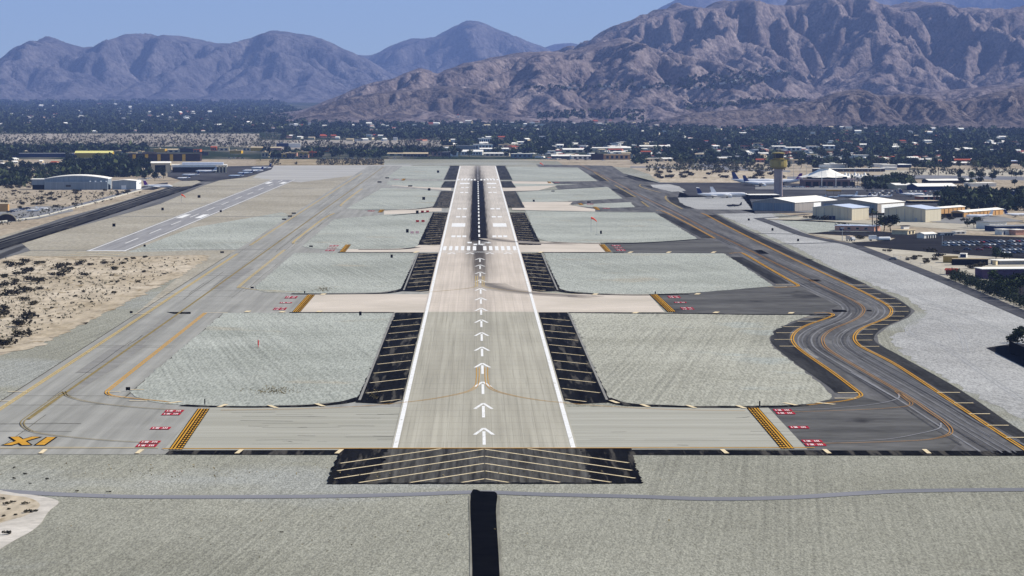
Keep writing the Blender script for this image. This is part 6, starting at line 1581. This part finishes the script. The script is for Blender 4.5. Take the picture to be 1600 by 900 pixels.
# the dark hedge by the perimeter road
r = np.random.default_rng(5); cs = []; rs = []
pa = np.array(G(1478, 436.5)); pb = np.array(G(1545, 464)); pc_ = np.array(G(1665, 514))
for k in range(460):
    t = r.random() * 2
    p = pa + (pb - pa) * t if t < 1 else pb + (pc_ - pb) * (t - 1)
    p = p + np.array([1.6 + r.random() * 5, r.random() * 6])
    cs.append((p[0] - pa[0], p[1] - pa[1], max(.4, .4 + 4.2 * r.random()))); rs.append(1.2 + .7 * r.random())
V, Fc = leaf_cloud(cs, rs, 30, .26, r); V[:, 2] = np.maximum(V[:, 2], .02)
o = link('hedge', mesh_np('hedge', V, Fc, l_dark)); o.location = (pa[0], pa[1], 0); tag(o, 'long dark green hedge along the perimeter road at right', 'hedge')
# dark paved pocket with a screen fence at the right edge
sheet('car_lot', px([(1541, 544), (1576, 538.5), (1700, 536), (1700, 630), (1600, 574)]), LZ[4], m_lot)
wall_along('screen_fence', 'tall dark screen fence in the pocket at the right edge', [(1577, 552), (1600, 563), (1660, 592)], 4.2, .25, m_bpaint, 'fence', 2)
wall_along('screen_fence', 'dark screen fence end panel left of the edge palm', [(1577, 552), (1577.5, 541)], 4.2, .25, m_bpaint, 'fence', 2)
# tall lamp poles
def pole(u, v, h, lab, cat='lamp post', head=True):
    x, y, z = GV(u, v); o = empty('lamp_post', (x, y, z), 0, lab, cat, 'lamp posts')
    b = MB(); b.tube([(0, 0, 0), (0, 0, h)], [.22, .12], 6); b.build('pole', m_metal, o)
    b = MB(); b.box(-1.1, 1.1, -.3, .3, h, h + .35); b.build('lamp_head', m_whiteh, o)
for u, v, h, lab in ((1240, 281, 15, 'tall lamp post left of the tented terminal'), (1250, 281, 12, 'lamp post second left of the tented terminal'), (1260, 278, 12, 'lamp post third left of the tented terminal'), (1335, 276, 10, 'lamp post right of the tented terminal'), (1356, 275, 10, 'lamp post before the long white walkway'), (1316, 376.5, 7.5, 'grey lamp post by the perimeter road lorry'), (1472, 384, 6.5, 'dark lamp post at the car lot corner')): pole(u, v, h, lab)
# ------------------------------------------------------------------ woodland over the valley floor: one mass nobody could count
def woodland(name, label, samples, r, tris=20, mat=l_wood, spots=None):
    V = []; T = []
    n = len(samples)
    S = np.array(samples)                            # x, y, z, size
    P = r.normal(size=(n, tris, 3)); P /= np.linalg.norm(P, axis=2, keepdims=True)
    P *= (.55 + .45 * r.random((n, tris, 1)))
    P[:, :, 2] = P[:, :, 2] * .5 + .55
    C = S[:, None, :3] + P * S[:, None, 3:4] * np.array([.5, .5, .9]) * (.8 + .4 * r.random((n, 1, 1)))
    a = r.normal(size=(n, tris, 3)); b = r.normal(size=(n, tris, 3))
    a *= (S[:, 3] * .17)[:, None, None]; b *= (S[:, 3] * .17)[:, None, None]
    Q = np.stack([C - a - b * .5, C + a - b * .4, C + a * .7 + b, C - a * .8 + b * .8], 2).reshape(-1, 3)
    f = np.arange(len(Q)).reshape(-1, 4)
    tint = np.repeat(r.random(n), tris * 4)
    o = np_mesh(name, Q, f, mat, None, attr=('tint', tint))
    tag(o, label, 'woodland' if 'tree' in label else 'scrub', kind='stuff')
    return o
def sample_px(n, u0, u1, v0, v1, size, keep=None, vp=1.0):
    out = []
    while len(out) < n:
        u = rng.uniform(u0, u1); v = v0 + (v1 - v0) * rng.random() ** vp
        if keep and not keep(u, v): continue
        if any(abs(u - hu) < hw and -1 < v - hv < hd for hu, hv, hw, hd in CLEAR): continue
        x, y, z = GV(u, v); out.append((x, y, z, rng.uniform(*size) * (1.0 if y < 9000 else y / 9000)))
    return out
FAR = []
while len(FAR) < 620:
    u = rng.uniform(0, 1650); v = rng.choice([rng.uniform(162, 206), rng.uniform(178, 222), rng.uniform(222, 250)])
    if v < hillbase(u) + 1 or (v > 206 and u < 690) or (v > 222 and u < 830): continue
    FAR.append((u, v, rng.uniform(3, 9) if v < 222 else rng.uniform(5, 14), rng.uniform(1.1, 2.0) if v < 222 else rng.uniform(1.6, 3.0)))
fb = MB()
for u, v, wp, hp in FAR:
    x, y, z = GV(u, v); m = MPP(y); a = rng.uniform(-.5, .9); W_ = wp * m / 2; Hh_ = hp * m; c_, s_ = cos(a), sin(a); k = int(rng.integers(0, 4))
    R4 = [(x + c_ * p - s_ * q, y + s_ * p + c_ * q) for p, q in ((-W_, 0), (W_, 0), (W_, 11), (-W_, 11))]
    fb.rings([[(*p, z) for p in R4], [(*p, z + Hh_ * .7) for p in R4]], 0 if k < 3 else 1, cap1=False)
    R5 = [(x + c_ * p - s_ * q, y + s_ * p + c_ * q) for p, q in ((-W_ * .8, 5), (W_ * .8, 5), (W_ * .8, 6), (-W_ * .8, 6))]
    fb.rings([[(*p, z + Hh_ * .7) for p in R4], [(*p, z + Hh_) for p in R5]], (0, 0, 2, 3)[k], cap0=False)
    CLEAR.append((u, v, wp / 2 + .6, 2.6 if v < 222 else 4))
o = fb.build('far_houses', [w_white, w_cream, r_tile, r_grey]); tag(o, 'hundreds of small pale houses spread through the far woodland', 'houses', kind='stuff')
wl_ = sample_px(7200, -60, 480, 156.5, 208, (6, 12), lambda u, v: v > hillbase(u) - 1)
wl_ += sample_px(6400, 440, 1660, 176, 222, (4.5, 10), lambda u, v: v > hillbase(u) - 1 and not (u < 700 and v > 217))
wl_ += sample_px(3300, 960, 1660, 218, 248, (4, 9.5), lambda u, v: rng.random() < .8)
wl_ += sample_px(520, 1230, 1660, 246, 263, (5, 10)) + sample_px(260, 990, 1230, 246, 257, (4, 8))
wl_ += sample_px(700, 690, 960, 216, 240, (6, 11), lambda u, v: rng.random() < .6)
wl_ += sample_px(420, -20, 230, 231, 252, (6, 11)) + sample_px(330, -20, 112, 250, 292, (3, 8)) + sample_px(330, 104, 236, 254, 277, (7, 12))
wl_ += sample_px(300, 400, 700, 236, 247, (5, 9)) + sample_px(220, 1470, 1660, 304, 330, (5, 9)) + sample_px(120, 1350, 1425, 282, 296, (4, 8))
# gardens high on the foothills
def on_hill(u, v):
    r = ray(u, v); best = None
    for nm in RANGES:
        for X, Y, Z in RANGES[nm]:
            xs = r[0] / r[1] * Y; zs = H + r[2] / r[1] * Y
            xi = np.clip(((xs - X[0]) / (X[1] - X[0])).round().astype(int), 0, len(X) - 1)
            ok = (Z[np.arange(len(Y)), xi] > zs) & (xs > X[0]) & (xs < X[-1])
            if ok.any():
                k = int(np.argmax(ok))
                if best is None or Y[k] < best[1]: best = (xs[k], Y[k], Z[k, xi[k]])
    return best
def hill_sample(n, poly_u, poly_top, poly_bot, size):
    out = []
    while len(out) < n:
        u = rng.uniform(poly_u[0], poly_u[-1]); v = rng.uniform(np.interp(u, poly_u, poly_top), np.interp(u, poly_u, poly_bot))
        p = on_hill(u, v)
        if p: out.append((p[0], p[1], p[2] - .5, rng.uniform(*size)))
        else: n -= 1
    return out
wl_ += hill_sample(260, [1060, 1100, 1150, 1200, 1235], [126, 123, 119, 116, 116], [140, 143, 138, 131, 120], (7, 11))
wl_ += hill_sample(120, [820, 900, 1000, 1060, 1100], [139, 138, 137, 131, 130], [142, 142, 141, 142, 143], (6, 10))
wl_ += hill_sample(170, [1066, 1130, 1200, 1260], [164, 162, 158, 156], [173, 169, 163, 159], (6, 10))
wl_ += hill_sample(220, [840, 900, 960, 1010], [178, 174, 173, 175], [186, 186, 187, 190], (6, 10))
woodland('woodland', 'dark tree cover spreading over the valley town to the mountains', wl_, rng, 18)
items = []
for k in range(34):
    u = random.choice([random.uniform(1070, 1220), random.uniform(840, 1090), random.uniform(1070, 1220)]); v = (140 - (u - 1070) * .13 + random.uniform(-10, 2)) if u > 1090 else random.uniform(138.5, 141)
    p = on_hill(u, v)
    if not p: continue
    o = empty('house', (p[0], p[1], p[2] - 1), 0, None, 'house', 'houses high on the foothills')
    wd = random.uniform(9, 26); b = MB(); b.box(-wd / 2, wd / 2, 0, 10, 0, 5); b.build('wall', w_white, o); b = MB(); b.box(-wd / 2 - .5, wd / 2 + .5, -.5, 10.5, 5.01, 5.8); b.build('roof', random.choice([r_white, r_tan]), o)
    items.append((u, o, 'pale flat house'))
ordinal(items, 'in the gardens high on the foothills', 'house')
sc_ = sample_px(3400, -60, 690, 209, 236, (1.8, 5.2), lambda u, v: (v < 230 or u > 400) and rng.random() < (.25 + .75 * (v - 209) / 20))
sc_ += sample_px(700, 405, 600, 249, 258, (1.5, 3)) + sample_px(380, 1010, 1230, 256, 268, (2.5, 5)) + sample_px(200, 1380, 1600, 264, 274, (2, 4))
sc_ += sample_px(900, 0, 320, 404, 546, (.5, 1.1), lambda u, v: u + (v - 402) * 2.2 < 322)
sc_ += sample_px(420, -10, 235, 300, 352, (.8, 2), lambda u, v: abs(v - (349 - u * .236)) < 6 or v < 322 - u * .08)
woodland('desert_scrub', 'low grey green scrub dotted over the desert flats', sc_, rng, 7, l_scruba)
wd_ = []
for cu, cv, su, sv, n in ((430, 612, 42, 6, 260), (505, 453, 16, 4, 150), (585, 620, 9, 8, 60), (230, 738, 220, 14, 90), (700, 742, 500, 12, 60), (500, 830, 420, 40, 60)):
    for k in range(n):
        x, y = G(cu + su * rng.normal() * .5, cv + sv * rng.normal() * .5); wd_.append((x, y, .15, rng.uniform(.18, .5)))
woodland('dry_weeds', 'thin brown weeds scattered over the gravel', wd_, rng, 5, surf('dry weeds', (.16, .12, .05), (.24, .19, .09), scale=1, attr='tint'))
